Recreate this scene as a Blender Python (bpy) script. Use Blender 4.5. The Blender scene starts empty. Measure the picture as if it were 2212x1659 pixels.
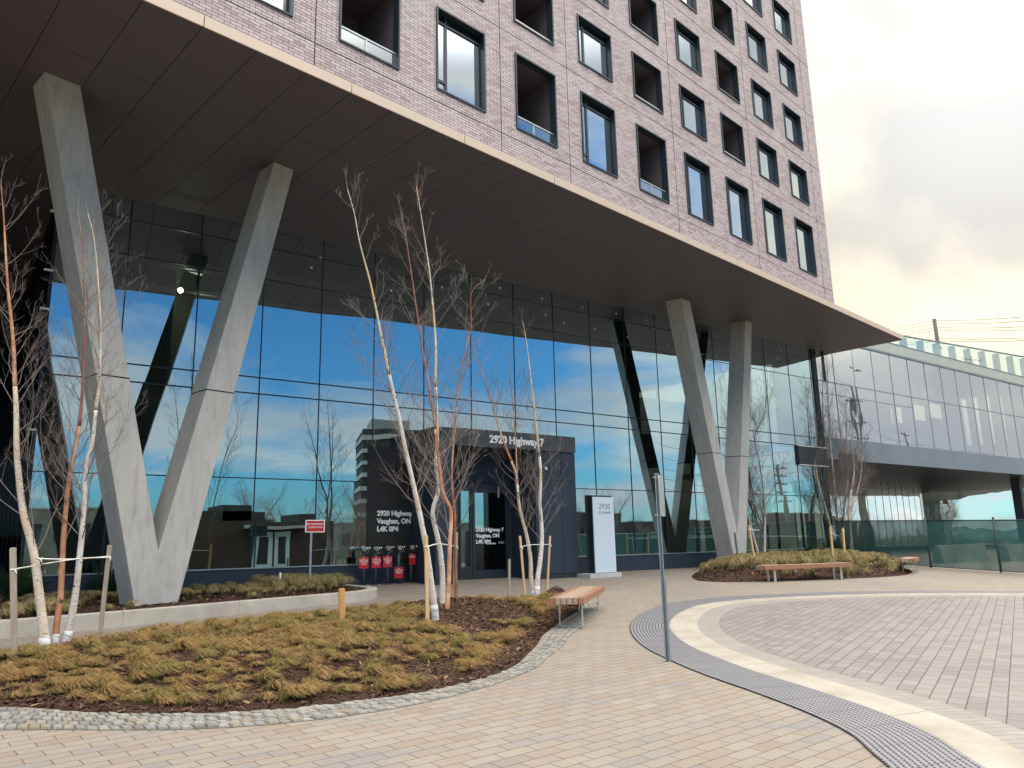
import bpy, bmesh, math, random
from mathutils import Vector, Matrix, Euler
import mathutils.noise as mnoise
R = math.radians
C = bpy.context.scene.collection
SC = bpy.context.scene
# ------------------------------------------------------------------ camera
# world: X runs along the glass front of the lobby, Y into the building, Z up; camera at the origin
F, PITCH, ROLL, AZ = 1664.857, 0.205003987, -0.0217345324, 0.938335446
sp, cp, sr, cr = math.sin(PITCH), math.cos(PITCH), math.sin(ROLL), math.cos(ROLL)
fw = Vector((0, cp, sp)); up = Vector((0, -sp, cp)); rt = Vector((1, 0, 0))
cr_ = cr*rt + sr*up; cu_ = -sr*rt + cr*up
# (camera frame right/forward -> world)
def tow(v):
    return Vector((math.sin(AZ)*0 + v.x*math.sin(AZ) + v.y*math.cos(AZ), -v.x*math.cos(AZ) + v.y*math.sin(AZ), v.z))
cR, cU, cF = tow(cr_), tow(cu_), tow(fw)
cam = bpy.data.cameras.new('camera'); camo = bpy.data.objects.new('camera', cam); C.objects.link(camo)
camo.matrix_world = Matrix(((cR.x, cU.x, -cF.x, 0), (cR.y, cU.y, -cF.y, 0), (cR.z, cU.z, -cF.z, 0), (0, 0, 0, 1)))
cam.sensor_fit = 'HORIZONTAL'; cam.sensor_width = 36; cam.lens = 36*F/2212
cam.clip_start = 0.1; cam.clip_end = 3000
SC.camera = camo
def ray(x, y):                                   # direction of a pixel of the 2212 x 1659 view
    d = (x-1106)*cR - (y-829.5)*cU + F*cF
    return d.normalized()
def onY(x, y, Y): r = ray(x, y); return r*(Y/r.y)
def onZ(x, y, Z): r = ray(x, y); return r*(Z/r.z)
SLOPE, EYE = 0.033, 1.6
def gz(y): return SLOPE*min(max(y, -12), 25) - EYE
def G(x, y):
    r = ray(x, y); return r*(-EYE/(r.z - SLOPE*r.y))
# crops of the photograph used when measuring
def zc(ox, oy, sc): return lambda x, y: ((ox+x/sc)*0.57604, (oy+y/sc)*0.57604)
z1, z4, z5, z6, z7, z8, z9 = zc(0,0,1.728), zc(0,960,1.728), zc(1280,960,1.728), zc(2560,960,1.728), zc(0,1920,1.728), zc(1280,1920,1.728), zc(2560,1920,1.728)
# ------------------------------------------------------------------ world
SUN_EL, SUN_DIR = R(28), Vector((0.845, 0.29, 0)).normalized()
w = bpy.data.worlds.new('World'); SC.world = w; w.use_nodes = True
nt = w.node_tree; nt.nodes.clear()
def N(nt, t, **kw):
    n = nt.nodes.new(t)
    for k, v in kw.items():
        if k.startswith('i_'): n.inputs[k[2:].replace('_', ' ')].default_value = v
        elif k[0] == 'n' and k[1:].isdigit(): n.inputs[int(k[1:])].default_value = v
        else: setattr(n, k, v)
    return n
def L(nt, a, b, ao=0, bi=0):
    nt.links.new(a.outputs[ao] if not isinstance(ao, str) else a.outputs[ao], b.inputs[bi] if not isinstance(bi, str) else b.inputs[bi])
def math_(nt, op, a, b=None, clamp=False):
    n = nt.nodes.new('ShaderNodeMath'); n.operation = op; n.use_clamp = clamp
    for i, s in enumerate((a, b)):
        if s is None: continue
        if isinstance(s, (int, float)): n.inputs[i].default_value = s
        else: nt.links.new(s, n.inputs[i])
    return n.outputs[0]
def mixc(nt, fac, a, b, bt='MIX'):
    n = nt.nodes.new('ShaderNodeMix'); n.data_type = 'RGBA'; n.blend_type = bt
    for i, s in ((0, fac), (6, a), (7, b)):
        if isinstance(s, (int, float)): n.inputs[i].default_value = s
        elif isinstance(s, tuple): n.inputs[i].default_value = (*s, 1) if len(s) == 3 else s
        else: nt.links.new(s, n.inputs[i])
    return n.outputs[2]
def ramp(nt, fac, stops):
    n = nt.nodes.new('ShaderNodeValToRGB'); e = n.color_ramp.elements
    while len(e) < len(stops): e.new(0.5)
    for k, (p, c) in enumerate(stops):
        e[k].position = p; e[k].color = (*c, 1) if isinstance(c, tuple) else (c, c, c, 1)
    nt.links.new(fac, n.inputs[0]); return n.outputs[0]
def noise(nt, vec, scale, detail=4, rough=0.55, dist=0.0, out=0):
    n = nt.nodes.new('ShaderNodeTexNoise'); n.inputs['Scale'].default_value = scale
    n.inputs['Detail'].default_value = detail; n.inputs['Roughness'].default_value = rough; n.inputs['Distortion'].default_value = dist
    if vec is not None: nt.links.new(vec, n.inputs['Vector'])
    return n.outputs[out]
sky = N(nt, 'ShaderNodeTexSky', sky_type='NISHITA', sun_disc=False, sun_elevation=SUN_EL, sun_rotation=math.atan2(SUN_DIR.x, SUN_DIR.y), altitude=200, air_density=1.2, dust_density=0.6, ozone_density=2.5)
tc = N(nt, 'ShaderNodeTexCoord'); sx = N(nt, 'ShaderNodeSeparateXYZ'); L(nt, tc, sx, 'Generated', 0)
zden = math_(nt, 'ADD', math_(nt, 'MAXIMUM', sx.outputs[2], 0.0), 0.16)
cx_ = math_(nt, 'DIVIDE', sx.outputs[0], zden); cy_ = math_(nt, 'DIVIDE', sx.outputs[1], zden)
cmb = N(nt, 'ShaderNodeCombineXYZ'); nt.links.new(cx_, cmb.inputs[0]); nt.links.new(cy_, cmb.inputs[1])
n1 = noise(nt, cmb.outputs[0], 0.75, 7, 0.52, 0.5); n2 = noise(nt, cmb.outputs[0], 2.3, 6, 0.6, 0.8)
mpc = N(nt, 'ShaderNodeMapping'); mpc.inputs['Location'].default_value = (7.3, 2.1, 0); mpc.inputs['Scale'].default_value = (0.6, 1.3, 1); L(nt, cmb, mpc)
n3 = noise(nt, mpc.outputs[0], 0.95, 5, 0.42, 0.35)
# cover: nearly closed towards the sun (+X +Y), broken on the other side
sunside = math_(nt, 'ADD', math_(nt, 'MULTIPLY', sx.outputs[0], 0.55), math_(nt, 'MULTIPLY', sx.outputs[1], 0.62))
cover = math_(nt, 'ADD', math_(nt, 'ADD', math_(nt, 'MULTIPLY', n1, 0.75), math_(nt, 'MULTIPLY', n2, 0.25)), math_(nt, 'MULTIPLY', math_(nt, 'MAXIMUM', math_(nt, 'SUBTRACT', sunside, 0.10), -0.13), 0.46))
low = math_(nt, 'MULTIPLY', math_(nt, 'SUBTRACT', 0.34, sx.outputs[2], True), 0.30)
bd = math_(nt, 'DIVIDE', math_(nt, 'SUBTRACT', sx.outputs[2], 0.155), 0.052); bd = math_(nt, 'POWER', 2.718, math_(nt, 'MULTIPLY', math_(nt, 'MULTIPLY', bd, bd), -1.0))
cover = math_(nt, 'ADD', math_(nt, 'ADD', cover, math_(nt, 'MULTIPLY', low, 0.35)), math_(nt, 'MULTIPLY', bd, 0.13))
hi = N(nt, 'ShaderNodeMapRange', interpolation_type='SMOOTHSTEP'); hi.inputs['From Min'].default_value = 0.50; hi.inputs['From Max'].default_value = 0.62; nt.links.new(sx.outputs[2], hi.inputs['Value'])
cover = math_(nt, 'ADD', cover, math_(nt, 'MULTIPLY', hi.outputs[0], 0.4))
cmask = ramp(nt, cover, [(0.455, 0.0), (0.60, 1.0)])
sd = N(nt, 'ShaderNodeVectorMath', operation='DOT_PRODUCT'); L(nt, tc, sd, 'Generated', 0)
sv = Vector((SUN_DIR.x*math.cos(SUN_EL), SUN_DIR.y*math.cos(SUN_EL), math.sin(SUN_EL)))
sd.inputs[1].default_value = sv
glow = math_(nt, 'POWER', math_(nt, 'MAXIMUM', sd.outputs['Value'], 0.0), 34.0)
mp4 = N(nt, 'ShaderNodeMapping'); mp4.inputs['Rotation'].default_value = (R(25), R(-38), R(28)); mp4.inputs['Scale'].default_value = (1.0, 2.2, 3.0); mp4.inputs['Location'].default_value = (1.7, 0.4, 3.2); L(nt, tc, mp4, 'Generated', 0)
n4 = noise(nt, mp4.outputs[0], 1.35, 6, 0.5, 0.3)
n3 = math_(nt, 'ADD', math_(nt, 'MULTIPLY', n3, 0.4), math_(nt, 'MULTIPLY', n4, 0.6))
ccol = ramp(nt, n3, [(0.41, (0.82, 0.83, 0.86)), (0.47, (0.97, 0.96, 0.93)), (0.53, (1.28, 1.25, 1.12)), (0.60, (1.85, 1.74, 1.42))])
base = math_(nt, 'ADD', 4.7, math_(nt, 'MULTIPLY', glow, 3.2))
base = math_(nt, 'SUBTRACT', base, math_(nt, 'MULTIPLY', math_(nt, 'MAXIMUM', sunside, 0.0), 2.6))
ccol = mixc(nt, math_(nt, 'MULTIPLY', math_(nt, 'MAXIMUM', sunside, 0.0), math_(nt, 'SUBTRACT', 0.9, sx.outputs[2], True)), ccol, mixc(nt, 1.0, ccol, (1.12, 1.02, 0.84), 'MULTIPLY'))
vm = N(nt, 'ShaderNodeVectorMath', operation='SCALE'); nt.links.new(ccol, vm.inputs[0]); nt.links.new(base, vm.inputs['Scale'])
blue = mixc(nt, 1.0, sky.outputs[0], (0.35, 0.70, 0.95), 'MULTIPLY')
mcol = mixc(nt, cmask, blue, vm.outputs[0])
# added unseen fill: sky brightened overhead, most behind the viewer, to light the fronts
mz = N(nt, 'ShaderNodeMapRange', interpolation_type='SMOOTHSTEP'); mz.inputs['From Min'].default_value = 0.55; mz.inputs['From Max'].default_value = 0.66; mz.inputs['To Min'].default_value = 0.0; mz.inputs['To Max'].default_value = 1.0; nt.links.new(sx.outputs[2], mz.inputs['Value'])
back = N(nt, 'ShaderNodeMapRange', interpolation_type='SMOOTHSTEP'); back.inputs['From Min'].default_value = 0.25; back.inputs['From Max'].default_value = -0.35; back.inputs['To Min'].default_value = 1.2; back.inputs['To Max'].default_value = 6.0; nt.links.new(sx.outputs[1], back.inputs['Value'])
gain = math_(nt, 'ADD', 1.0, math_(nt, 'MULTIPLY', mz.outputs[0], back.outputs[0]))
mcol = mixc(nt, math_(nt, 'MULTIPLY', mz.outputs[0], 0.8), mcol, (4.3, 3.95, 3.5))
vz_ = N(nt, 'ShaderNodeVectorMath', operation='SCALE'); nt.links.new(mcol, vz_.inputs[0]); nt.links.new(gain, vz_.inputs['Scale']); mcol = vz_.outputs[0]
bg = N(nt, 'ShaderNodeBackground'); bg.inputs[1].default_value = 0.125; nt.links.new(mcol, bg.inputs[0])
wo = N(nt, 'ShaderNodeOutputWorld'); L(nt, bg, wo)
sun = bpy.data.lights.new('sun', 'SUN'); sun.energy = 1.2; sun.angle = R(30); sun.color = (1, 0.93, 0.82)
so = bpy.data.objects.new('sun', sun); C.objects.link(so); so.location = (0, -5, 40)
so.rotation_euler = (-sv).to_track_quat('-Z', 'Y').to_euler()
SC.view_settings.view_transform = 'Standard'; SC.view_settings.look = 'None'; SC.view_settings.exposure = 0.6; SC.view_settings.gamma = 1
SC.render.engine = 'CYCLES'
SC.cycles.max_bounces = 8; SC.cycles.transparent_max_bounces = 12; SC.cycles.glossy_bounces = 4; SC.cycles.diffuse_bounces = 3
SC.cycles.caustics_reflective = False; SC.cycles.caustics_refractive = False; SC.cycles.sample_clamp_indirect = 6

# ------------------------------------------------------------------ mesh helpers
class MB:
    def __init__(s): s.v = []; s.f = []; s.uv = []; s.sm = []
    def quad(s, pts, uv=None, smooth=False):
        b = len(s.v); s.v += [tuple(p) for p in pts]; s.f.append(tuple(range(b, b+len(pts)))); s.uv.append(uv or [(0, 0)]*len(pts)); s.sm.append(smooth)
    def box(s, a, b):
        x0, x1 = sorted((a[0], b[0])); y0, y1 = sorted((a[1], b[1])); z0, z1 = sorted((a[2], b[2]))
        s.hexa([(x0,y0,z0),(x1,y0,z0),(x1,y1,z0),(x0,y1,z0),(x0,y0,z1),(x1,y0,z1),(x1,y1,z1),(x0,y1,z1)])
    def hexa(s, p):
        b = len(s.v); s.v += [tuple(q) for q in p]
        for f in ((0,3,2,1),(4,5,6,7),(0,1,5,4),(1,2,6,5),(2,3,7,6),(3,0,4,7)):
            s.f.append(tuple(b+i for i in f)); s.uv.append([(0,0)]*4); s.sm.append(False)
    def bar(s, p, q, wd, th, upv=(0,0,1)):       # rectangular bar from p to q
        p, q = Vector(p), Vector(q); d = (q-p).normalized(); u = Vector(upv)
        a = d.cross(u)
        if a.length < 1e-3: a = d.cross(Vector((1,0,0)))
        a.normalize(); c = a.cross(d).normalized(); a *= wd/2; c *= th/2
        s.hexa([p-a-c, p+a-c, p+a+c, p-a+c, q-a-c, q+a-c, q+a+c, q-a+c])
    def tube(s, pts, rad, n=8, cap=True, u0=0.0, uvx=None):
        pts = [Vector(p) for p in pts]; rings = []; b = len(s.v); ln = 0; L_ = []
        ref = Vector((0.31, 0.95, 0.05)).normalized()
        for i, p in enumerate(pts):
            d = (pts[min(i+1, len(pts)-1)] - pts[max(i-1, 0)]).normalized()
            a = d.cross(ref)
            if a.length < 0.05: a = d.cross(Vector((1, 0, 0.2)))
            a.normalize(); c = d.cross(a)
            r = rad[i] if isinstance(rad, (list, tuple)) else rad
            if i: ln += (pts[i]-pts[i-1]).length
            L_.append(ln)
            for k in range(n):
                t = 2*math.pi*k/n; s.v.append(tuple(p + (a*math.cos(t) + c*math.sin(t))*r))
        for i in range(len(pts)-1):
            for k in range(n):
                k2 = (k+1) % n
                s.f.append((b+i*n+k, b+i*n+k2, b+(i+1)*n+k2, b+(i+1)*n+k)); s.sm.append(True)
                if uvx is None: s.uv.append([(k/n, u0+L_[i]), ((k+1)/n, u0+L_[i]), ((k+1)/n, u0+L_[i+1]), (k/n, u0+L_[i+1])])
                else: s.uv.append([(uvx[0], i/(len(pts)-1)), (uvx[0], i/(len(pts)-1)), (uvx[0], (i+1)/(len(pts)-1)), (uvx[0], (i+1)/(len(pts)-1))])
        if cap:
            s.f.append(tuple(b+k for k in range(n))[::-1]); s.uv.append([(0,0)]*n); s.sm.append(False)
            e = b+(len(pts)-1)*n; s.f.append(tuple(e+k for k in range(n))); s.uv.append([(0,0)]*n); s.sm.append(False)
    def cyl(s, p, q, r, n=12, r2=None): s.tube([p, q], [r, r if r2 is None else r2], n)
    def sphere(s, c, r, n=10, m=6, zs=1.0, half=False):
        c = Vector(c); b = len(s.v)
        for j in range(m+1):
            ph = math.pi*(j/m)*(0.5 if half else 1)
            for k in range(n):
                t = 2*math.pi*k/n; s.v.append((c.x+r*math.sin(ph)*math.cos(t), c.y+r*math.sin(ph)*math.sin(t), c.z+zs*r*math.cos(ph)))
        for j in range(m):
            for k in range(n):
                k2 = (k+1) % n; s.f.append((b+j*n+k, b+(j+1)*n+k, b+(j+1)*n+k2, b+j*n+k2)); s.uv.append([(0,0)]*4); s.sm.append(True)
    def build(s, name, mat, parent=None, bevel=0.0):
        me = bpy.data.meshes.new(name); me.from_pydata(s.v, [], s.f)
        uvl = me.uv_layers.new(name='UVMap'); fl = [c for u in s.uv for c in u]
        if len(fl) == len(uvl.data): uvl.data.foreach_set('uv', [x for c in fl for x in c])
        me.polygons.foreach_set('use_smooth', s.sm); me.materials.append(mat); me.update()
        o = bpy.data.objects.new(name, me); C.objects.link(o)
        if parent is not None: o.parent = parent
        if bevel:
            m = o.modifiers.new('bevel', 'BEVEL'); m.width = bevel; m.segments = 2; m.limit_method = 'ANGLE'
        return o
def tag(o, label=None, cat=None, group=None, kind=None):
    if label: o['label'] = label
    if cat: o['category'] = cat
    if group: o['group'] = group
    if kind: o['kind'] = kind
    return o
def empty(name, loc=(0,0,0), rz=0, label=None, cat=None, group=None, kind=None):
    o = bpy.data.objects.new(name, None); C.objects.link(o); o.location = loc; o.rotation_euler = (0, 0, rz); o.empty_display_size = 0.2
    return tag(o, label, cat, group, kind)
def copy_tree(o, parent=None):
    c = o.copy(); C.objects.link(c); c.parent = parent
    for ch in list(o.children): copy_tree(ch, c)
    return c
def text(body, size, name, mat, parent, mtx, depth=0.004, bold=0.0, align='LEFT', line=1.0):
    cu = bpy.data.curves.new(name, 'FONT'); cu.body = body; cu.size = size; cu.extrude = depth; cu.offset = bold; cu.align_x = align; cu.space_line = line
    cu.resolution_u = 3; tmp = bpy.data.objects.new(name, cu); C.objects.link(tmp)
    dg = bpy.context.evaluated_depsgraph_get(); me = bpy.data.meshes.new_from_object(tmp.evaluated_get(dg))
    bpy.data.objects.remove(tmp); bpy.data.curves.remove(cu)
    me.transform(mtx); me.materials.clear(); me.materials.append(mat); me.name = name
    o = bpy.data.objects.new(name, me); C.objects.link(o)
    if parent is not None: o.parent = parent
    return o
def facing(loc, ang=0.0):      # matrix for text standing upright, read from -Y, turned by ang about Z
    return Matrix.Translation(loc) @ Matrix.Rotation(ang, 4, 'Z') @ Matrix.Rotation(R(90), 4, 'X')

# ------------------------------------------------------------------ materials
MT = {}
def mat(name, col=(0.5,0.5,0.5), rough=0.6, metal=0.0, spec=0.5, var=0.0, vscale=6.0, bump=0.0, bscale=40.0, emit=None, coord='Object'):
    m = bpy.data.materials.new(name); m.use_nodes = True; nt = m.node_tree; p = nt.nodes['Principled BSDF']
    p.inputs['Base Color'].default_value = (*col, 1); p.inputs['Roughness'].default_value = rough; p.inputs['Metallic'].default_value = metal
    p.inputs['Specular IOR Level'].default_value = spec
    t = nt.nodes.new('ShaderNodeTexCoord')
    if var:
        n = noise(nt, t.outputs[coord], vscale, 5, 0.6)
        c = ramp(nt, n, [(0.3, tuple(x*(1-var) for x in col)), (0.7, tuple(min(1, x*(1+var)) for x in col))])
        nt.links.new(c, p.inputs['Base Color'])
    if bump:
        n = noise(nt, t.outputs[coord], bscale, 4, 0.6); b = nt.nodes.new('ShaderNodeBump'); b.inputs['Strength'].default_value = bump; b.inputs['Distance'].default_value = 0.01
        nt.links.new(n, b.inputs['Height']); nt.links.new(b.outputs[0], p.inputs['Normal'])
    if emit: p.inputs['Emission Color'].default_value = (*emit[0], 1); p.inputs['Emission Strength'].default_value = emit[1]
    MT[name] = m; return m
def nodes_of(m): nt = m.node_tree; return nt, nt.nodes['Principled BSDF']
def bumpn(nt, h, strength, dist, p):
    b = nt.nodes.new('ShaderNodeBump'); b.inputs['Strength'].default_value = strength; b.inputs['Distance'].default_value = dist
    nt.links.new(h, b.inputs['Height']); nt.links.new(b.outputs[0], p.inputs['Normal'])
def brick_mat(name, bw, rh, mortar, ang, tints, mcol, coord='Object', offset=0.5, rough=0.85, stain=None, bump=0.5, swap=None, spec=0.3, squash=None):
    m = bpy.data.materials.new(name); m.use_nodes = True; nt, p = nodes_of(m)
    t = nt.nodes.new('ShaderNodeTexCoord'); mp = nt.nodes.new('ShaderNodeMapping'); mp.inputs['Rotation'].default_value = (0, 0, -ang)
    src = t.outputs[coord]
    if swap:                               # read (x, z) of a wall
        s = nt.nodes.new('ShaderNodeSeparateXYZ'); nt.links.new(src, s.inputs[0]); c = nt.nodes.new('ShaderNodeCombineXYZ')
        nt.links.new(s.outputs[0], c.inputs[0]); nt.links.new(s.outputs[2], c.inputs[1]); src = c.outputs[0]
    nt.links.new(src, mp.inputs[0])
    wob = noise(nt, mp.outputs[0], 3.0, 2, 0.5, 0, 1)
    va = nt.nodes.new('ShaderNodeVectorMath'); va.operation = 'MULTIPLY_ADD'; nt.links.new(wob, va.inputs[0]); va.inputs[1].default_value = (0.012, 0.008, 0); nt.links.new(mp.outputs[0], va.inputs[2])
    b = nt.nodes.new('ShaderNodeTexBrick'); b.offset = offset; b.inputs['Color1'].default_value = (0,0,0,1); b.inputs['Color2'].default_value = (1,1,1,1); b.inputs['Mortar'].default_value = (0.5,0.5,0.5,1)
    b.inputs['Scale'].default_value = 1.0; b.inputs['Mortar Size'].default_value = mortar; b.inputs['Mortar Smooth'].default_value = 0.25; b.inputs['Brick Width'].default_value = bw; b.inputs['Row Height'].default_value = rh
    nt.links.new(va.outputs[0], b.inputs['Vector'])
    col = ramp(nt, b.outputs['Color'], tints)
    g = noise(nt, src, 55, 4, 0.7); col = mixc(nt, 0.35, col, ramp(nt, g, [(0.3, 0.35), (0.7, 0.65)]), 'OVERLAY')
    g2 = noise(nt, src, 0.45, 5, 0.6); col = mixc(nt, 0.45, col, ramp(nt, g2, [(0.3, 0.42), (0.7, 0.56)]), 'OVERLAY')
    if stain:
        g3 = noise(nt, src, stain[1], 3, 0.5, 1.0); col = mixc(nt, ramp(nt, g3, [(stain[2], 0.0), (stain[2]+0.06, stain[3])]), col, stain[0])
    col = mixc(nt, b.outputs['Fac'], col, mcol); nt.links.new(col, p.inputs['Base Color'])
    p.inputs['Roughness'].default_value = rough; p.inputs['Specular IOR Level'].default_value = spec
    h = math_(nt, 'ADD', math_(nt, 'MULTIPLY', math_(nt, 'SUBTRACT', 1.0, b.outputs['Fac']), 0.8), math_(nt, 'MULTIPLY', g, 0.2))
    bumpn(nt, h, bump, 0.006, p); MT[name] = m; return m
mat('dark_metal', (0.035, 0.042, 0.052), 0.45, 0.3, 0.5, 0.08, 2)
mat('portal_metal', (0.028, 0.043, 0.066), 0.7, 0.0, 0.3, 0.10, 1.2)
mat('header_metal', (0.06, 0.068, 0.08), 0.6, 0.1, 0.4, 0.08, 1.0)
mat('frame_metal', (0.03, 0.045, 0.062), 0.4, 0.3)
mat('mullion_metal', (0.02, 0.03, 0.045), 0.4, 0.4)
mat('light_metal', (0.55, 0.55, 0.55), 0.4, 0.3)
mat('galvanised', (0.36, 0.42, 0.46), 0.42, 0.6, 0.5, 0.12, 9)
mat('steel_leg', (0.55, 0.57, 0.58), 0.35, 0.6, 0.5, 0.08, 9)
mat('black', (0.012, 0.013, 0.015), 0.6)
mat('white_paint', (0.75, 0.77, 0.80), 0.5)
mat('letter_white', (0.86, 0.88, 0.90), 0.5)
mat('letter_dark', (0.06, 0.07, 0.09), 0.5)
mat('sign_white', (0.56, 0.66, 0.78), 0.35, 0, 0.5, 0.03, 1)
mat('sign_red', (0.50, 0.015, 0.03), 0.4, 0, 0.5, 0.08, 5)
mat('chrome', (0.75, 0.75, 0.74), 0.18, 1.0)
mat('pipe_paint', (0.05, 0.075, 0.09), 0.5, 0.2, 0.5, 0.2, 8)
mat('concrete_floor', (0.22, 0.22, 0.21), 0.8, 0, 0.3, 0.2, 1.5)
mat('interior_concrete', (0.20, 0.20, 0.18), 0.85, 0, 0.3, 0.25, 0.8)
mat('interior_dark', (0.045, 0.045, 0.045), 0.8, 0, 0.3, 0.3, 0.8)
mat('interior_white', (0.55, 0.55, 0.52), 0.7)
mat('duct', (0.35, 0.36, 0.36), 0.35, 0.8)
mat('fascia_metal', (0.55, 0.45, 0.37), 0.5, 0.15, 0.5, 0.04, 0.6)
mat('roof_grey', (0.30, 0.31, 0.33), 0.8)
mat('spandrel', (0.165, 0.205, 0.255), 0.4, 0.3, 0.5, 0.08, 0.7)
mat('curb_concrete', (0.42, 0.40, 0.36), 0.85, 0, 0.3, 0.16, 2.5, 0.3, 30)
mat('slab_concrete', (0.45, 0.46, 0.47), 0.85, 0, 0.3, 0.14, 3.5, 0.3, 30)
mat('tie_white', (0.72, 0.72, 0.68), 0.8)
mat('wire', (0.05, 0.05, 0.06), 0.7)
mat('pole_wood', (0.10, 0.11, 0.11), 0.85)
mat('asphalt', (0.06, 0.06, 0.062), 0.9, 0, 0.3, 0.2, 0.8)
mat('verge', (0.10, 0.105, 0.06), 0.95, 0, 0.2, 0.35, 0.3)
mat('parapet_glass', (0.33, 0.38, 0.37), 0.15, 0, 0.6, 0.08, 0.6)
mat('sticker', (0.75, 0.78, 0.78), 0.6)
mat('reflected_brick', (0.05, 0.035, 0.03), 0.9, 0, 0.3, 0.2, 1)
mat('pale_door', (0.50, 0.62, 0.66), 0.5)
mat('lamp_glow', (1, 1, 0.8), 0.5, emit=((1.0, 0.95, 0.6), 22))
mat('tube_glow', (1, 1, 0.9), 0.5, emit=((0.95, 1.0, 0.85), 1.6))
# soffit panels: dark brown metal, joints modelled as real gaps
mat('soffit_panel', (0.135, 0.114, 0.125), 0.55, 0.2, 0.45, 0.06, 0.25)
mat('joint_dark', (0.012, 0.011, 0.011), 0.9)
# facing brick
brick_mat('facing_brick', 0.212, 0.0637, 0.0062, 0, [(0.0, (0.37, 0.295, 0.305)), (0.3, (0.46, 0.385, 0.40)), (0.8, (0.54, 0.465, 0.485)), (0.93, (0.49, 0.42, 0.44)), (1.0, (0.33, 0.245, 0.255))], (0.07, 0.05, 0.06), swap=True, rough=0.55, bump=0.35, spec=0.4)
brick_mat('paver', 0.296, 0.1365, 0.0045, R(5), [(0.0, (0.25, 0.21, 0.175)), (0.3, (0.275, 0.25, 0.22)), (0.6, (0.265, 0.225, 0.19)), (0.85, (0.285, 0.26, 0.225)), (1.0, (0.23, 0.22, 0.215))], (0.10, 0.085, 0.065), stain=((0.20, 0.205, 0.225), 0.55, 0.59, 0.5))
brick_mat('turn_paver', 0.27, 0.152, 0.006, R(21), [(0.0, (0.195, 0.19, 0.185)), (0.5, (0.235, 0.225, 0.22)), (0.8, (0.245, 0.23, 0.225)), (1.0, (0.185, 0.183, 0.18))], (0.085, 0.08, 0.065), stain=((0.27, 0.265, 0.26), 0.8, 0.62, 0.4))
brick_mat('soldier_paver', 0.105, 0.5, 0.004, 0, [(0.0, (0.27, 0.26, 0.245)), (0.6, (0.31, 0.295, 0.275)), (1.0, (0.26, 0.25, 0.24))], (0.14, 0.13, 0.11), coord='UV', offset=0.0)
# gutter concrete
m = mat('gutter_concrete', (0.56, 0.51, 0.42), 0.85, 0, 0.3); nt, p = nodes_of(m)
t = nt.nodes.new('ShaderNodeTexCoord'); c = ramp(nt, noise(nt, t.outputs['Object'], 1.6, 6, 0.6), [(0.3, (0.30, 0.27, 0.22)), (0.5, (0.37, 0.35, 0.305)), (0.7, (0.41, 0.395, 0.355))])
s = nt.nodes.new('ShaderNodeSeparateXYZ'); nt.links.new(t.outputs['UV'], s.inputs[0])
fr = math_(nt, 'FRACT', math_(nt, 'DIVIDE', s.outputs[0], 2.4)); jm = math_(nt, 'LESS_THAN', fr, 0.004)
vcen = math_(nt, 'ABSOLUTE', math_(nt, 'SUBTRACT', s.outputs[1], 0.62)); dirt = ramp(nt, math_(nt, 'ADD', vcen, math_(nt, 'MULTIPLY', noise(nt, t.outputs['Object'], 3, 4), 0.25)), [(0.08, 0.28), (0.30, 0.0)])
c = mixc(nt, dirt, c, (0.33, 0.27, 0.20)); c = mixc(nt, jm, c, (0.13, 0.12, 0.10)); nt.links.new(c, p.inputs['Base Color'])
# drain grating
m = mat('grating', (0.2, 0.21, 0.23), 0.75, 0.0, 0.25); nt, p = nodes_of(m)
t = nt.nodes.new('ShaderNodeTexCoord'); s = nt.nodes.new('ShaderNodeSeparateXYZ'); nt.links.new(t.outputs['UV'], s.inputs[0])
a = math_(nt, 'FRACT', math_(nt, 'MULTIPLY', s.outputs[1], 13.0)); b_ = math_(nt, 'FRACT', math_(nt, 'DIVIDE', s.outputs[0], 0.048))
slot = math_(nt, 'MULTIPLY', math_(nt, 'LESS_THAN', a, 0.36), math_(nt, 'LESS_THAN', b_, 0.72))
seg = math_(nt, 'LESS_THAN', math_(nt, 'FRACT', math_(nt, 'DIVIDE', s.outputs[0], 0.5)), 0.012)
slot = math_(nt, 'MAXIMUM', slot, seg)
c = mixc(nt, slot, mixc(nt, noise(nt, t.outputs['Object'], 4, 5), (0.18, 0.186, 0.21), (0.25, 0.255, 0.28)), (0.012, 0.013, 0.018)); nt.links.new(c, p.inputs['Base Color'])
bumpn(nt, math_(nt, 'SUBTRACT', 1.0, slot), 0.6, 0.01, p)
# cast concrete of the V columns
m = mat('cast_concrete', (0.33, 0.33, 0.32), 0.8, 0, 0.35); nt, p = nodes_of(m)
t = nt.nodes.new('ShaderNodeTexCoord'); mp = nt.nodes.new('ShaderNodeMapping'); mp.inputs['Scale'].default_value = (1.6, 1.6, 0.35); nt.links.new(t.outputs['Object'], mp.inputs[0])
c = ramp(nt, noise(nt, mp.outputs[0], 1.2, 8, 0.62), [(0.3, (0.36, 0.37, 0.38)), (0.55, (0.44, 0.44, 0.43)), (0.75, (0.49, 0.475, 0.44))])
st = ramp(nt, noise(nt, mp.outputs[0], 5.5, 6, 0.6), [(0.48, 0.0), (0.70, 0.6)]); c = mixc(nt, st, c, (0.30, 0.285, 0.25))
blot = ramp(nt, noise(nt, t.outputs['Object'], 1.9, 8, 0.7, 0.4), [(0.56, 0.0), (0.70, 0.4)]); c = mixc(nt, blot, c, (0.27, 0.275, 0.285))
pore = ramp(nt, noise(nt, t.outputs['Object'], 38, 3, 0.5), [(0.66, 0.0), (0.72, 0.6)]); c = mixc(nt, pore, c, (0.2, 0.2, 0.19))
nt.links.new(c, p.inputs['Base Color']); bumpn(nt, noise(nt, t.outputs['Object'], 25, 5, 0.6), 0.25, 0.01, p)
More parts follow.
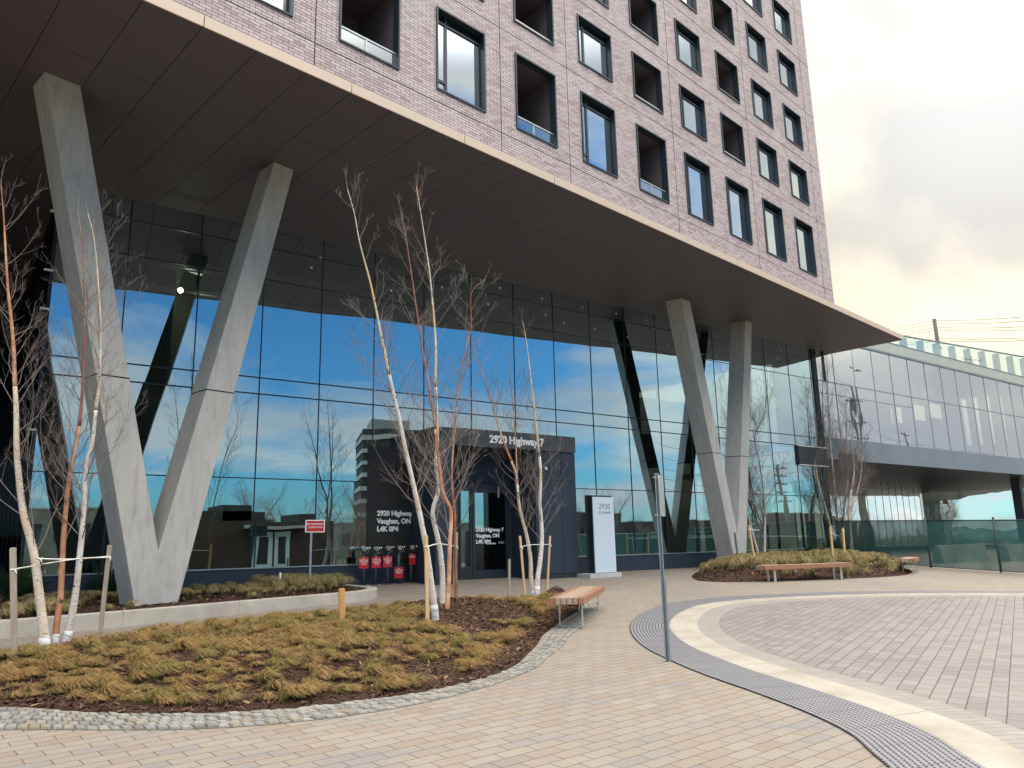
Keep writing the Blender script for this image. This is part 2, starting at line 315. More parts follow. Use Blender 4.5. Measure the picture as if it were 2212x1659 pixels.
# timber
def wood(name, c1, c2, ang=0, sc=(1.0, 14, 14), uvw=False, rough=0.7):
    m = mat(name, c1, rough, 0, 0.3); nt, p = nodes_of(m); t = nt.nodes.new('ShaderNodeTexCoord'); mp = nt.nodes.new('ShaderNodeMapping'); mp.inputs['Scale'].default_value = sc
    nt.links.new(t.outputs['Object'], mp.inputs[0]); n = noise(nt, mp.outputs[0], 2.5, 7, 0.65, 0.6)
    nt.links.new(ramp(nt, n, [(0.3, c1), (0.7, c2)]), p.inputs['Base Color']); bumpn(nt, n, 0.3, 0.004, p)
wood('stake_wood', (0.50, 0.34, 0.17), (0.66, 0.49, 0.29), sc=(22, 22, 1.2))
wood('grey_stake', (0.26, 0.22, 0.18), (0.42, 0.37, 0.31), sc=(22, 22, 1.2))
wood('bright_stake', (0.52, 0.25, 0.08), (0.62, 0.36, 0.14), sc=(22, 22, 1.2))
for i, (a_, b_) in enumerate((((0.25, 0.12, 0.075), (0.35, 0.19, 0.12)), ((0.29, 0.18, 0.125), (0.39, 0.27, 0.20)), ((0.32, 0.23, 0.17), (0.43, 0.33, 0.26)), ((0.17, 0.11, 0.09), (0.26, 0.18, 0.145)))): wood('slat_wood_%d' % i, a_, b_, sc=(1.0, 20, 20))
# bark
def bark(name, c_lo, c_hi, flake):
    m = mat(name, c_lo, 0.75, 0, 0.3); nt, p = nodes_of(m); t = nt.nodes.new('ShaderNodeTexCoord')
    s = nt.nodes.new('ShaderNodeSeparateXYZ'); nt.links.new(t.outputs['UV'], s.inputs[0])
    c = ramp(nt, noise(nt, t.outputs['Object'], 5, 6, 0.65), [(0.32, c_lo), (0.68, c_hi)])
    fl = ramp(nt, noise(nt, t.outputs['Object'], 1.3, 3, 0.5), [(0.54, 0.0), (0.62, 0.8)]); c = mixc(nt, fl, c, flake)
    mp = nt.nodes.new('ShaderNodeMapping'); mp.inputs['Scale'].default_value = (14, 14, 75); nt.links.new(t.outputs['Object'], mp.inputs[0])
    le = ramp(nt, noise(nt, mp.outputs[0], 1.0, 2, 0.5), [(0.63, 0.0), (0.67, 0.9)]); c = mixc(nt, le, c, (0.07, 0.05, 0.045))
    kn = ramp(nt, noise(nt, t.outputs['Object'], 11, 2, 0.5), [(0.69, 0.0), (0.72, 0.9)]); c = mixc(nt, kn, c, (0.045, 0.035, 0.03))
    nt.links.new(c, p.inputs['Base Color']); bumpn(nt, noise(nt, t.outputs['Object'], 45, 4, 0.6), 0.4, 0.006, p)
bark('birch_white', (0.50, 0.46, 0.42), (0.66, 0.64, 0.61), (0.52, 0.36, 0.25))
bark('birch_cream', (0.50, 0.40, 0.30), (0.66, 0.60, 0.53), (0.62, 0.40, 0.20))
bark('birch_orange', (0.36, 0.15, 0.08), (0.56, 0.30, 0.17), (0.62, 0.42, 0.30))
bark('birch_red', (0.22, 0.085, 0.06), (0.34, 0.16, 0.11), (0.40, 0.25, 0.18))
# twigs: uv.y runs from branch foot to tip
m = mat('twig', (0.2, 0.13, 0.1), 0.8, 0, 0.2); nt, p = nodes_of(m); t = nt.nodes.new('ShaderNodeTexCoord'); s = nt.nodes.new('ShaderNodeSeparateXYZ'); nt.links.new(t.outputs['UV'], s.inputs[0])
c = mixc(nt, s.outputs[1], (0.22, 0.165, 0.145), (0.16, 0.14, 0.135)); c = mixc(nt, s.outputs[0], c, (0.29, 0.25, 0.235)); nt.links.new(c, p.inputs['Base Color'])
m = mat('trunk_wrap', (0.70, 0.71, 0.72), 0.7, 0, 0.3); nt, p = nodes_of(m); t = nt.nodes.new('ShaderNodeTexCoord'); s = nt.nodes.new('ShaderNodeSeparateXYZ'); nt.links.new(t.outputs['UV'], s.inputs[0])
sp_ = math_(nt, 'FRACT', math_(nt, 'ADD', math_(nt, 'MULTIPLY', s.outputs[1], 11.0), s.outputs[0])); c = mixc(nt, math_(nt, 'LESS_THAN', sp_, 0.10), (0.56, 0.57, 0.58), (0.16, 0.17, 0.2)); nt.links.new(c, p.inputs['Base Color'])
# mulch, chips, grass
m = mat('mulch', (0.07, 0.04, 0.03), 0.95, 0, 0.15); nt, p = nodes_of(m); t = nt.nodes.new('ShaderNodeTexCoord')
vz = nt.nodes.new('ShaderNodeTexVoronoi'); vz.inputs['Scale'].default_value = 38; nt.links.new(t.outputs['Object'], vz.inputs['Vector'])
c = ramp(nt, vz.outputs['Distance'], [(0.0, (0.115, 0.065, 0.045)), (0.5, (0.065, 0.038, 0.028)), (0.9, (0.022, 0.014, 0.012))]); c = mixc(nt, 0.5, c, ramp(nt, noise(nt, t.outputs['Object'], 2, 5), [(0.3, 0.3), (0.7, 0.65)]), 'OVERLAY')
nt.links.new(c, p.inputs['Base Color']); bumpn(nt, math_(nt, 'SUBTRACT', 1.0, vz.outputs['Distance']), 0.9, 0.03, p)
m = mat('chips', (0.12, 0.07, 0.05), 0.9, 0, 0.15); nt, p = nodes_of(m); t = nt.nodes.new('ShaderNodeTexCoord'); s = nt.nodes.new('ShaderNodeSeparateXYZ'); nt.links.new(t.outputs['UV'], s.inputs[0])
nt.links.new(ramp(nt, s.outputs[0], [(0.0, (0.05, 0.028, 0.022)), (0.45, (0.095, 0.052, 0.038)), (0.8, (0.15, 0.085, 0.055)), (1.0, (0.34, 0.22, 0.13))]), p.inputs['Base Color'])
def grassmat(name, lo, hi, tip):
    m = mat(name, lo, 0.8, 0, 0.2); nt, p = nodes_of(m); t = nt.nodes.new('ShaderNodeTexCoord'); s = nt.nodes.new('ShaderNodeSeparateXYZ'); nt.links.new(t.outputs['UV'], s.inputs[0])
    c = mixc(nt, s.outputs[0], lo, hi); c = mixc(nt, math_(nt, 'POWER', s.outputs[1], 0.8), c, mixc(nt, s.outputs[0], (tip[0]*.78, tip[1]*.92, tip[2]*.75), (tip[0]*1.15, tip[1], tip[2])))
    nt.links.new(c, p.inputs['Base Color'])
grassmat('sedge', (0.070, 0.15, 0.030), (0.17, 0.135, 0.05), (0.37, 0.25, 0.11))
grassmat('pale_grass', (0.10, 0.10, 0.04), (0.24, 0.20, 0.09), (0.40, 0.33, 0.17))
grassmat('shrub_green', (0.02, 0.05, 0.02), (0.035, 0.07, 0.028), (0.03, 0.07, 0.03))
# cobbles
m = mat('granite', (0.36, 0.37, 0.36), 0.85, 0, 0.3); nt, p = nodes_of(m); t = nt.nodes.new('ShaderNodeTexCoord'); s = nt.nodes.new('ShaderNodeSeparateXYZ'); nt.links.new(t.outputs['UV'], s.inputs[0])
c = ramp(nt, s.outputs[0], [(0.0, (0.18, 0.18, 0.172)), (0.4, (0.25, 0.25, 0.24)), (0.75, (0.30, 0.295, 0.27)), (1.0, (0.24, 0.21, 0.165))]); c = mixc(nt, 0.5, c, ramp(nt, noise(nt, t.outputs['Object'], 70, 4, 0.7), [(0.35, 0.3), (0.65, 0.7)]), 'OVERLAY')
nt.links.new(c, p.inputs['Base Color']); bumpn(nt, noise(nt, t.outputs['Object'], 30, 4, 0.6), 0.5, 0.01, p)
mat('cobble_sand', (0.17, 0.155, 0.125), 0.95, 0, 0.2, 0.3, 8)
# glass
def glass(name, refl, tint, fmin, fmax, wav=0.0, wsc=(0.5, 0.5, 0.5), rough=0.0):
    m = bpy.data.materials.new(name); m.use_nodes = True; nt = m.node_tree; nt.nodes.clear()
    g = N(nt, 'ShaderNodeBsdfGlossy'); g.inputs['Color'].default_value = (*refl, 1); g.inputs['Roughness'].default_value = rough
    tr = N(nt, 'ShaderNodeBsdfTransparent'); tr.inputs['Color'].default_value = (*tint, 1)
    lw = N(nt, 'ShaderNodeLayerWeight'); lw.inputs['Blend'].default_value = 0.5
    mr = N(nt, 'ShaderNodeMapRange'); mr.inputs['To Min'].default_value = fmin; mr.inputs['To Max'].default_value = fmax; nt.links.new(math_(nt, 'POWER', lw.outputs['Facing'], 2.0), mr.inputs['Value'])
    if wav:
        t = N(nt, 'ShaderNodeTexCoord'); mp = N(nt, 'ShaderNodeMapping'); mp.inputs['Scale'].default_value = wsc; nt.links.new(t.outputs['Object'], mp.inputs[0])
        n = noise(nt, mp.outputs[0], 1.0, 1, 0.4); b = N(nt, 'ShaderNodeBump'); b.inputs['Strength'].default_value = 1.0; b.inputs['Distance'].default_value = wav; nt.links.new(n, b.inputs['Height']); nt.links.new(b.outputs[0], g.inputs['Normal'])
    ms = N(nt, 'ShaderNodeMixShader'); L(nt, mr, ms, 0, 0); L(nt, tr, ms, 0, 1); L(nt, g, ms, 0, 2); o = N(nt, 'ShaderNodeOutputMaterial'); L(nt, ms, o)
    MT[name] = m; return m
glass('lobby_glass', (0.62, 0.84, 0.93), (0.34, 0.42, 0.40), 0.62, 0.92, 0.004, (0.6, 0.6, 0.55))
glass('wing_glass', (0.74, 0.80, 0.90), (0.75, 0.90, 0.80), 0.72, 0.85, 0.005, (0.7, 0.7, 0.5))
glass('window_glass', (0.80, 0.90, 0.95), (0.12, 0.16, 0.18), 0.78, 0.95, 0.002, (0.8, 0.8, 0.8))
glass('lower_wing_glass', (0.92, 0.95, 1.0), (0.5, 0.6, 0.55), 0.88, 0.95, 0.008, (0.8, 0.8, 0.6))
glass('balcony_glass', (0.75, 0.82, 0.86), (0.35, 0.40, 0.42), 0.55, 0.9)
glass('dark_glass', (0.45, 0.5, 0.55), (0.10, 0.12, 0.14), 0.12, 0.5)
glass('screen_glass', (0.80, 0.88, 0.90), (0.76, 0.90, 0.89), 0.25, 0.6)
m = bpy.data.materials.new('mesh_screen'); m.use_nodes = True; nt, p = nodes_of(m); p.inputs['Base Color'].default_value = (0.035, 0.15, 0.145, 1); p.inputs['Roughness'].default_value = 0.9
tr = N(nt, 'ShaderNodeBsdfTransparent'); ms = N(nt, 'ShaderNodeMixShader'); t = N(nt, 'ShaderNodeTexCoord')
nt.links.new(ramp(nt, noise(nt, t.outputs['Object'], 1.5, 4), [(0.3, 0.70), (0.7, 0.88)]), ms.inputs[0]); L(nt, tr, ms, 0, 1); L(nt, p, ms, 0, 2); o_ = [n for n in nt.nodes if n.type == 'OUTPUT_MATERIAL'][0]; L(nt, ms, o_); MT['mesh_screen'] = m

# ------------------------------------------------------------------ ground
def struct(name, mb, m): o = mb.build(name, MT[m]); o['kind'] = 'structure'; return o
g = MB(); ys = [-900, -12, 25, 900]
for i in range(3): g.quad([(-900, ys[i], gz(ys[i])), (900, ys[i], gz(ys[i])), (900, ys[i+1], gz(ys[i+1])), (-900, ys[i+1], gz(ys[i+1]))])
struct('ground', g, 'verge')
def flat(poly, dz): return [(x, y, SLOPE*y-EYE+dz) for x, y in poly]
g = MB(); g.quad(flat([(-30, -11.9), (62, -11.9), (62, 24.9), (-30, 24.9)], 0.004)); struct('pavement', g, 'paver')
g = MB(); g.quad([(-200, -27, gz(-27)+.004), (300, -27, gz(-27)+.004), (300, -14, gz(-14)+.004), (-200, -14, gz(-14)+.004)]); struct('road', g, 'asphalt')
def spline(pts, n=6):
    P_ = [Vector(p) for p in pts]; out = []
    for i in range(len(P_)-1):
        p0, p1, p2, p3 = P_[max(i-1, 0)], P_[i], P_[i+1], P_[min(i+2, len(P_)-1)]
        for k in range(n):
            t = k/n; out.append(0.5*((2*p1) + (p2-p0)*t + (2*p0-5*p1+4*p2-p3)*t*t + (3*p1-p0-3*p2+p3)*t**3))
    out.append(P_[-1]); return out
def resample(pts, n):
    P_ = [Vector(p) for p in pts]; d = [0]
    for i in range(1, len(P_)): d.append(d[-1]+(P_[i]-P_[i-1]).length)
    out = []; j = 0
    for k in range(n):
        s = d[-1]*k/(n-1)
        while j < len(d)-2 and d[j+1] < s: j += 1
        t = (s-d[j])/max(1e-9, d[j+1]-d[j]); out.append(P_[j].lerp(P_[j+1], min(1, t)))
    return out, d[-1]
# the turning circle: centre line of its drain, then offsets (plan, metres)
outer = [(13.2,-6.0),(17.5,-5.4),(21.2,-2.4),(22.6,1.6),(22.0,5.6),(20.3,8.2),(18.45,9.7),(16.9,10.5),(15.2,11.05),(13.6,11.3),(12.1,11.15),(10.9,10.6),(9.8,9.9),(8.85,9.1),(8.1,8.28),(7.5,7.45),(7.1,6.7),(6.72,5.86),(6.42,5.0),(6.1,4.2),(5.76,3.6),(5.3,3.1),(4.7,2.3),(4.6,0.6),(5.3,-1.8),(7.2,-4.2),(10.0,-5.7),(13.2,-6.0)]
def offset(pts, d):
    out = []
    for i, p in enumerate(pts):
        a = pts[max(i-1, 0)]; b = pts[min(i+1, len(pts)-1)]; t = (b-a).normalized(); nrm = Vector((t.y, -t.x, 0)) if len(p) == 3 else Vector((t.y, -t.x)); out.append(p - nrm*d)
    return out
OUT = spline(outer, 8)
def ribbon(A, B, n, dz, rows=1, prof=None):
    A2, la = resample(A, n); B2, lb = resample(B, n); mb = MB()
    for i in range(n-1):
        for r_ in range(rows):
            t0, t1 = r_/rows, (r_+1)/rows; q = []
            for (j, t) in ((i, t0), (i+1, t0), (i+1, t1), (i, t1)):
                p = A2[j].lerp(B2[j], t); z = SLOPE*p.y-EYE+dz+(prof(t) if prof else 0); q.append((p.x, p.y, z))
            L_ = (la+lb)/2; mb.quad(q, [(L_*i/(n-1), t0), (L_*(i+1)/(n-1), t0), (L_*(i+1)/(n-1), t1), (L_*i/(n-1), t1)], smooth=True)
    return mb
OUTc = [Vector(p) for p in OUT]
MIDc = offset(OUTc, 0.62); INNc = offset(OUTc, 1.04); SOLc = offset(OUTc, 1.38)
mb = MB(); mb.quad(flat([(p.x, p.y) for p in SOLc[:-1]], 0.012)); struct('turning_circle_paving', mb, 'turn_paver')
struct('soldier_course', ribbon(INNc, SOLc, 420, 0.012), 'soldier_paver')
def soft(mb, w): return mb
cc = ribbon(MIDc, INNc, 420, 0.014, 4, lambda t: -0.006*math.sin(math.pi*t)); struct('gutter', cc, 'gutter_concrete')
def metre_uv(mb, w):
    mb.uv = [[(u, v*w) for u, v in q] for q in mb.uv]; return mb
dg_ = ribbon(OUTc, MIDc, 420, 0.016); struct('drain_grating', dg_, 'grating')

# ---- central bed: outline, mound, cobbles
bed_front = [(-1.6,9.6),(-0.6,9.1),(0.58,8.56),(1.19,7.86),(1.75,7.38),(2.59,6.97),(3.58,6.84),(4.3,6.92),(4.92,7.14),(5.5,7.52),(6.03,8.01),(6.6,8.55),(7.16,9.15),(7.9,9.8),(8.58,10.38),(9.3,10.95),(9.95,11.5)]
bed_back = [(10.6,12.2),(11.2,13.0),(11.5,13.6),(11.2,13.95),(10.6,13.75),(10.0,13.2),(9.4,12.95),(8.6,13.1),(7.8,13.2),(6.6,13.0),(5.4,12.85),(4.2,12.75),(3.2,12.6),(2.2,12.35),(1.3,11.9),(0.6,11.35),(-0.2,10.9),(-1.2,10.4),(-1.6,9.6)]
def smooth01(t): t = min(1, max(0, t)); return t*t*(3-2*t)
def dist_poly(x, y, poly):
    best = 1e9; ins = False; n = len(poly)
    for i in range(n):
        x1, y1 = poly[i][0], poly[i][1]; x2, y2 = poly[(i+1) % n][0], poly[(i+1) % n][1]
        dx, dy = x2-x1, y2-y1; l2 = dx*dx+dy*dy
        t = 0 if l2 == 0 else max(0, min(1, ((x-x1)*dx+(y-y1)*dy)/l2)); d = math.hypot(x-x1-t*dx, y-y1-t*dy); best = min(best, d)
        if (y1 > y) != (y2 > y) and x < (x2-x1)*(y-y1)/(y2-y1)+x1: ins = not ins
    return best if ins else -best
BED = [tuple(p) for p in spline([Vector((*p, 0)) for p in bed_front+bed_back[:-1]]+[Vector((-1.6,9.6,0))], 4)][:-1]
KN = [(1.3, 11.8, 0.10, 0.8), (7.0, 11.3, 0.13, 1.1), (10.8, 13.5, 0.20, 0.75)]
def bedz(x, y):
    d = dist_poly(x, y, BED)
    if d <= 0: return gz(y)
    h = 0.20*smooth01(d/1.5) + sum(a*math.exp(-((x-kx)**2+(y-ky)**2)/(s*s)) for kx, ky, a, s in KN)*smooth01(d/0.5)
    h += 0.025*mnoise.noise(Vector((x*1.3, y*1.3, 0)))*smooth01(d/0.6)
    return gz(y)+0.02+h
def mound(name, poly, zf, step, label_kind=True):
    xs = [p[0] for p in poly]; ysl = [p[1] for p in poly]
    bm = bmesh.new(); loop = [bm.verts.new((p[0], p[1], 0)) for p in poly]; es = [bm.edges.new((loop[i], loop[(i+1) % len(loop)])) for i in range(len(loop))]
    bm.faces.new(loop); 
    x = math.floor(min(xs)/step)*step
    while x < max(xs):
        bmesh.ops.bisect_plane(bm, geom=bm.verts[:]+bm.edges[:]+bm.faces[:], plane_co=(x, 0, 0), plane_no=(1, 0, 0)); x += step
    y = math.floor(min(ysl)/step)*step
    while y < max(ysl):
        bmesh.ops.bisect_plane(bm, geom=bm.verts[:]+bm.edges[:]+bm.faces[:], plane_co=(0, y, 0), plane_no=(0, 1, 0)); y += step
    bmesh.ops.triangulate(bm, faces=bm.faces[:])
    for v in bm.verts: v.co.z = zf(v.co.x, v.co.y) if dist_poly(v.co.x, v.co.y, poly) > 0.01 else gz(v.co.y)+0.008
    me = bpy.data.meshes.new(name); bm.to_mesh(me); bm.free(); me.polygons.foreach_set('use_smooth', [True]*len(me.polygons)); me.materials.append(MT['mulch'])
    o = bpy.data.objects.new(name, me); C.objects.link(o); o['kind'] = 'structure'; return o
mound('mulch_bed', BED, bedz, 0.22)
cob_out = [(-2.2,8.7),(-1.0,8.35),(0.0,7.95),(0.54,7.62),(1.13,7.18),(1.63,6.82),(2.2,6.55),(2.87,6.42),(3.6,6.44),(4.45,6.66),(5.1,6.95),(5.6,7.25),(6.1,7.68),(6.69,8.15),(7.4,8.83),(8.24,9.54),(9.0,10.2),(9.78,10.83),(10.5,11.5),(10.9,12.1)]
cob_in = [(-2.0,9.4),(-0.9,9.05),(0.15,8.7),(0.58,8.50),(1.19,7.80),(1.75,7.33),(2.3,7.04),(2.9,6.88),(3.58,6.80),(4.3,6.90),(4.92,7.10),(5.5,7.47),(6.03,7.97),(6.6,8.51),(7.16,9.11),(7.9,9.76),(8.58,10.34),(9.3,10.91),(10.0,11.5),(10.6,12.2)]
CO, CI = spline([Vector((*p, 0)) for p in cob_out], 5), spline([Vector((*p, 0)) for p in cob_in], 5)
random.seed(5)
mb = MB(); A2, la = resample(CO, 170); B2, _ = resample(CI, 170)
for i in range(169):
    rows_ = 4 if (A2[i]-B2[i]).length < 0.52 else 5
    for r_ in range(rows_):
        j = random.uniform(-0.2, 0.2)
        def pt(a, t):
            a = max(0, min(168.99, a)); k = int(a); p = A2[k].lerp(A2[k+1], a-k); q = B2[k].lerp(B2[k+1], a-k); return p.lerp(q, t)
        g_ = 0.06; sh = 0.5*(r_ % 2)
        cs = [pt(i+sh+g_+random.uniform(-.06,.06), (r_+g_+random.uniform(-.05,.05))/rows_), pt(i+1+sh-g_+random.uniform(-.06,.06), (r_+g_+random.uniform(-.05,.05))/rows_), pt(i+1+sh-g_+random.uniform(-.06,.06), (r_+1-g_+random.uniform(-.05,.05))/rows_), pt(i+sh+g_+random.uniform(-.06,.06), (r_+1-g_)/rows_)]
        c0 = sum(cs, Vector())/4; z = gz(c0.y)+0.016+random.uniform(0, 0.014); u = random.random()
        zb = gz(c0.y)+0.004
        top = [c0.lerp(p, 0.80) for p in cs]
        b0 = len(mb.v); mb.v += [(p.x, p.y, zb) for p in cs]+[(c0.lerp(p, .93).x, c0.lerp(p, .93).y, z-0.006) for p in cs]+[(p.x, p.y, z+random.uniform(-.004, .004)) for p in top]
        for k in range(4):
            k2 = (k+1) % 4
            for o_ in (0, 4): mb.f.append((b0+o_+k, b0+o_+k2, b0+o_+4+k2, b0+o_+4+k)); mb.uv.append([(u, 0)]*4); mb.sm.append(False)
        mb.f.append((b0+8, b0+9, b0+10, b0+11)); mb.uv.append([(u, 0)]*4); mb.sm.append(False)
struct('cobble_edging', mb, 'granite')
struct('cobble_bedding_sand', ribbon([Vector((p.x, p.y, 0)) for p in CO], [Vector((p.x, p.y, 0)) for p in CI], 120, 0.008), 'cobble_sand')

# ---- chips and grass
def chips(name, n, poly, zf, seed, size=1.0, label=''):
    random.seed(seed); mb = MB(); xs = [p[0] for p in poly]; ysl = [p[1] for p in poly]; k = 0
    while k < n:
        x, y = random.uniform(min(xs), max(xs)), random.uniform(min(ysl), max(ysl))
        if dist_poly(x, y, poly) < 0.0: continue
        k += 1; l = random.uniform(.015, .045)*size; wd = random.uniform(.006, .014)*size; e = Euler((random.gauss(0, .35), random.gauss(0, .35), random.uniform(0, 6.3))); c = Vector((x, y, zf(x, y)+random.uniform(.002, .016)))
        u = random.random()**1.3
        mb.quad([c+e.to_matrix() @ Vector(q) for q in ((-l, -wd, 0), (l, -wd*.7, 0), (l*.9, wd, 0), (-l*.8, wd, 0))], [(u, 0)]*4)
    return tag(mb.build(name, MT['chips']), label, 'bark chips', None, 'stuff')
def tuft(mb, c, n, h, spread, lean, mixlo, mixhi, wd=0.006):
    for _ in range(n):
        a = random.uniform(0, 6.283); b0 = c + Vector((math.cos(a), math.sin(a), 0))*random.uniform(0, spread*.25); hh = h*random.uniform(.6, 1.15)
        d = Vector((math.cos(a), math.sin(a), 0))*random.uniform(.15, .9)*spread + lean*hh + Vector((random.gauss(0, .02), random.gauss(0, .02), 0))
        u = random.uniform(mixlo, mixhi); side = Vector((-math.sin(a), math.cos(a), 0))*wd*random.uniform(.7, 1.3)
        prof = ((0, 0, 1.0), (.22, .70, .9), (.62, 1.0, .75), (1.1, .62, .15)); pp = [(b0 + d*t + Vector((0, 0, hh*z)), w_) for t, z, w_ in prof]
        for i in range(3):
            (p, w0), (q, w1) = pp[i], pp[i+1]; mb.quad([p-side*w0, p+side*w0, q+side*w1, q-side*w1], [(u, i/3), (u, i/3), (u, (i+1)/3), (u, (i+1)/3)])
def grass_field(name, m, pts, nbl, h, spread, lean, label, cat='grass', lo=0, hi=1, wd=.006):
    mb = MB()
    for (x, y, z, s_, md) in pts: tuft(mb, Vector((x, y, z)), int(nbl*random.uniform(.7, 1.3)), h*s_, spread*s_, lean, max(0, md-.3), min(1, md+.3), wd)
    return tag(mb.build(name, MT[m]), label, cat, None, 'stuff')
random.seed(11); pts = []
bare = [(1.25, 11.7, 1.0), (7.0, 11.0, 1.15), (10.9, 13.5, 0.9), (6.0, 9.6, .75)]
tries = 0
while len(pts) < 980 and tries < 20000:
    tries += 1; x, y = random.uniform(-1.6, 11.6), random.uniform(6.8, 14)
    d = dist_poly(x, y, BED)
    if d < 0.17 or any((x-a)**2+(y-b)**2 < r*r for a, b, r in bare): continue
    if x > 5 and d < 0.40 and y < 11.3: continue
    if any((x-p[0])**2+(y-p[1])**2 < (0.105+.09*abs(mnoise.noise(Vector((x*.8, y, 2)))))**2 for p in pts[-400:]): continue
    if mnoise.noise(Vector((x*1.1, y*1.6, 4))) < -.36: continue
    pts.append((x, y, bedz(x, y)-.01, random.choice((random.uniform(.45, .8), random.uniform(.7, 1.4))), random.random()**.7))
grass_field('sedge_grass', 'sedge', pts, 140, 0.10, 0.15, Vector((1.0, -0.45, 0)), 'low tufts of tan and green sedge covering the central mulch bed', wd=.0024)
chips('bark_chips', 13000, BED, bedz, 3, 1.0, 'loose brown bark chips spread over the central bed')

random.seed(17); mb = MB(); k = 0
while k < 5200:
    x, y = random.uniform(-1.6, 11.4), random.uniform(6.9, 13.9)
    if dist_poly(x, y, BED) < .12: continue
    k += 1; a = random.gauss(-.5, .9); l = random.uniform(.05, .16); c = Vector((x, y, bedz(x, y)+random.uniform(.006, .05))); d = Vector((math.cos(a), math.sin(a), random.uniform(-.15, .35)))*l; sd_ = Vector((-math.sin(a), math.cos(a), 0))*.0022
    mb.quad([c-sd_, c+sd_, c+d+sd_*.3, c+d-sd_*.3], [(random.random(), .9)]*4)
tag(mb.build('straw', MT['sedge']), 'loose dry straw blades lying across the central bed', 'straw', None, 'stuff')
# ---- planter on the left, against the lobby
wall_line = [(-2.6,12.9),(-0.9,13.15),(0.82,13.45),(2.66,13.86),(4.56,14.45),(6.0,14.85),(7.0,15.15),(7.6,15.5),(7.95,16.1),(8.02,16.9),(7.9,18.0),(7.85,19.05)]
WL = [Vector((p[0], p[1], 0)) for p in wall_line]; WLs = spline(WL, 6); WLi = offset(WLs, 0.22); 
def planter_wall(A, B, n, h):
    A2, la = resample(A, n); B2, lb = resample(B, n); mb = MB()
    for i in range(n-1):
        z0 = [gz(p.y)-.02 for p in (A2[i], A2[i+1])]; zt = [gz(A2[i].y)*.4-1.13*.6+h, gz(A2[i+1].y)*.4-1.13*.6+h]
        a, b, c, d = A2[i], A2[i+1], B2[i+1], B2[i]; V_ = lambda p, z: (p.x, p.y, z); bv = .012
        mb.quad([V_(a, z0[0]), V_(b, z0[1]), V_(b, zt[1]-bv), V_(a, zt[0]-bv)])
        a2, b2 = a.lerp(d, .06), b.lerp(c, .06)
        mb.quad([V_(a, zt[0]-bv), V_(b, zt[1]-bv), V_(b2, zt[1]), V_(a2, zt[0])], smooth=False)
        mb.quad([V_(a2, zt[0]), V_(b2, zt[1]), V_(c, zt[1]), V_(d, zt[0])])
        mb.quad([V_(d, zt[0]), V_(c, zt[1]), V_(c, z0[1]-.02), V_(d, z0[0]-.02)])
        if i % 13 == 6: mb.bar(V_(a+(a-d).normalized()*-.002, z0[0]), V_(a+(a-d).normalized()*.002, zt[0]+.001), .006, .012)
    return mb
pw = empty('planter', (0, 0, 0), 0, 'low pale concrete planter wall curving round the bed at the lobby front', 'planter')
planter_wall(WLs, WLi, 90, 0.235).build('curb_wall', MT['curb_concrete'], pw)
PB = [(p.x, p.y) for p in WLi]+[(7.7, 19.1), (-2.6, 19.1)]
def pbz(x, y):
    return -0.93 + 0.012*(y-14) + .05*math.exp(-((x-3.4)**2+(y-15.6)**2)/1.2) + .02*mnoise.noise(Vector((x*1.7, y*1.7, 3)))
mbm = MB()
def bedmesh(name, poly, zf, step):
    o = mound(name, poly, zf, step); return o
o_ = mound('planter_mulch', PB, pbz, 0.4)
for v in o_.data.vertices: v.co.z = pbz(v.co.x, v.co.y)
random.seed(21); pts = []; pale = []; tries = 0
while len(pts) < 330 and tries < 9000:
    tries += 1; x, y = random.uniform(-2.4, 7.9), random.uniform(13.2, 18.9)
    if dist_poly(x, y, PB) < .14 or (1.9 < x < 4.7 and 14.4 < y < 16.2): continue
    strip = (x < 1.9 and y < 15.2) 
    right = (x > 5.8 and y > 16.6)
    back = (16.4 < y < 18.6)
    if strip or right: pale.append((x, y, pbz(x, y), random.uniform(.9, 1.35)*(1.35 if right else 1), random.random())); pts.append((x, y, 0, 0, 0))
    elif back or random.random() < .12: pale.append((x, y, pbz(x, y), random.uniform(.6, .95), random.random())); pts.append((x, y, 0, 0, 0))
pale += [(random.uniform(5.9, 7.6), random.uniform(16.9, 18.5), pbz(7, 17), random.uniform(1.2, 1.6), random.random()) for _ in range(60)]
grass_field('ornamental_grass', 'pale_grass', pale, 110, 0.17, 0.17, Vector((0.6, -0.2, 0)), 'pale straw coloured grass growing in the planter by the lobby', wd=.004)
chips('planter_bark_chips', 3500, PB, pbz, 8, 1.3, 'bark chips in the planter by the lobby')

# ---- bed on the right under the far V column
rb = [(17.2,14.9),(17.2,14.3),(17.7,13.85),(18.6,13.55),(19.8,13.15),(21.0,12.85),(22.6,12.55),(24.0,12.6),(25.4,13.1),(26.8,13.9),(28.2,15.0),(29.4,16.6),(30.2,18.6),(28.5,19.0),(25,19.0),(22.2,18.6),(19.8,17.2),(18.2,16.0)]
RB = [tuple(p) for p in spline([Vector((*p, 0)) for p in rb+[rb[0]]], 4)][:-1]
def rbz(x, y):
    d = dist_poly(x, y, RB)
    return gz(y)+.02+0.26*smooth01(d/1.3)+.02*mnoise.noise(Vector((x, y, 9))) if d > 0 else gz(y)
mound('far_mulch_bed', RB, rbz, 0.45)
random.seed(31); pts = []; tries = 0
while len(pts) < 420 and tries < 9000:
    tries += 1; x, y = random.uniform(17, 30.3), random.uniform(12.4, 19)
    d = dist_poly(x, y, RB)
    if d < .25 or x < 19.0 and d < .9: continue
    if (x-27.6)**2+(y-14.9)**2 < 0.4 or (y < 14.2 and random.random() < .4): continue
    if 22.6 < x < 26 and 15 < y < 16.4: continue
    pts.append((x, y, rbz(x, y), random.uniform(.85, 1.4), random.random()))
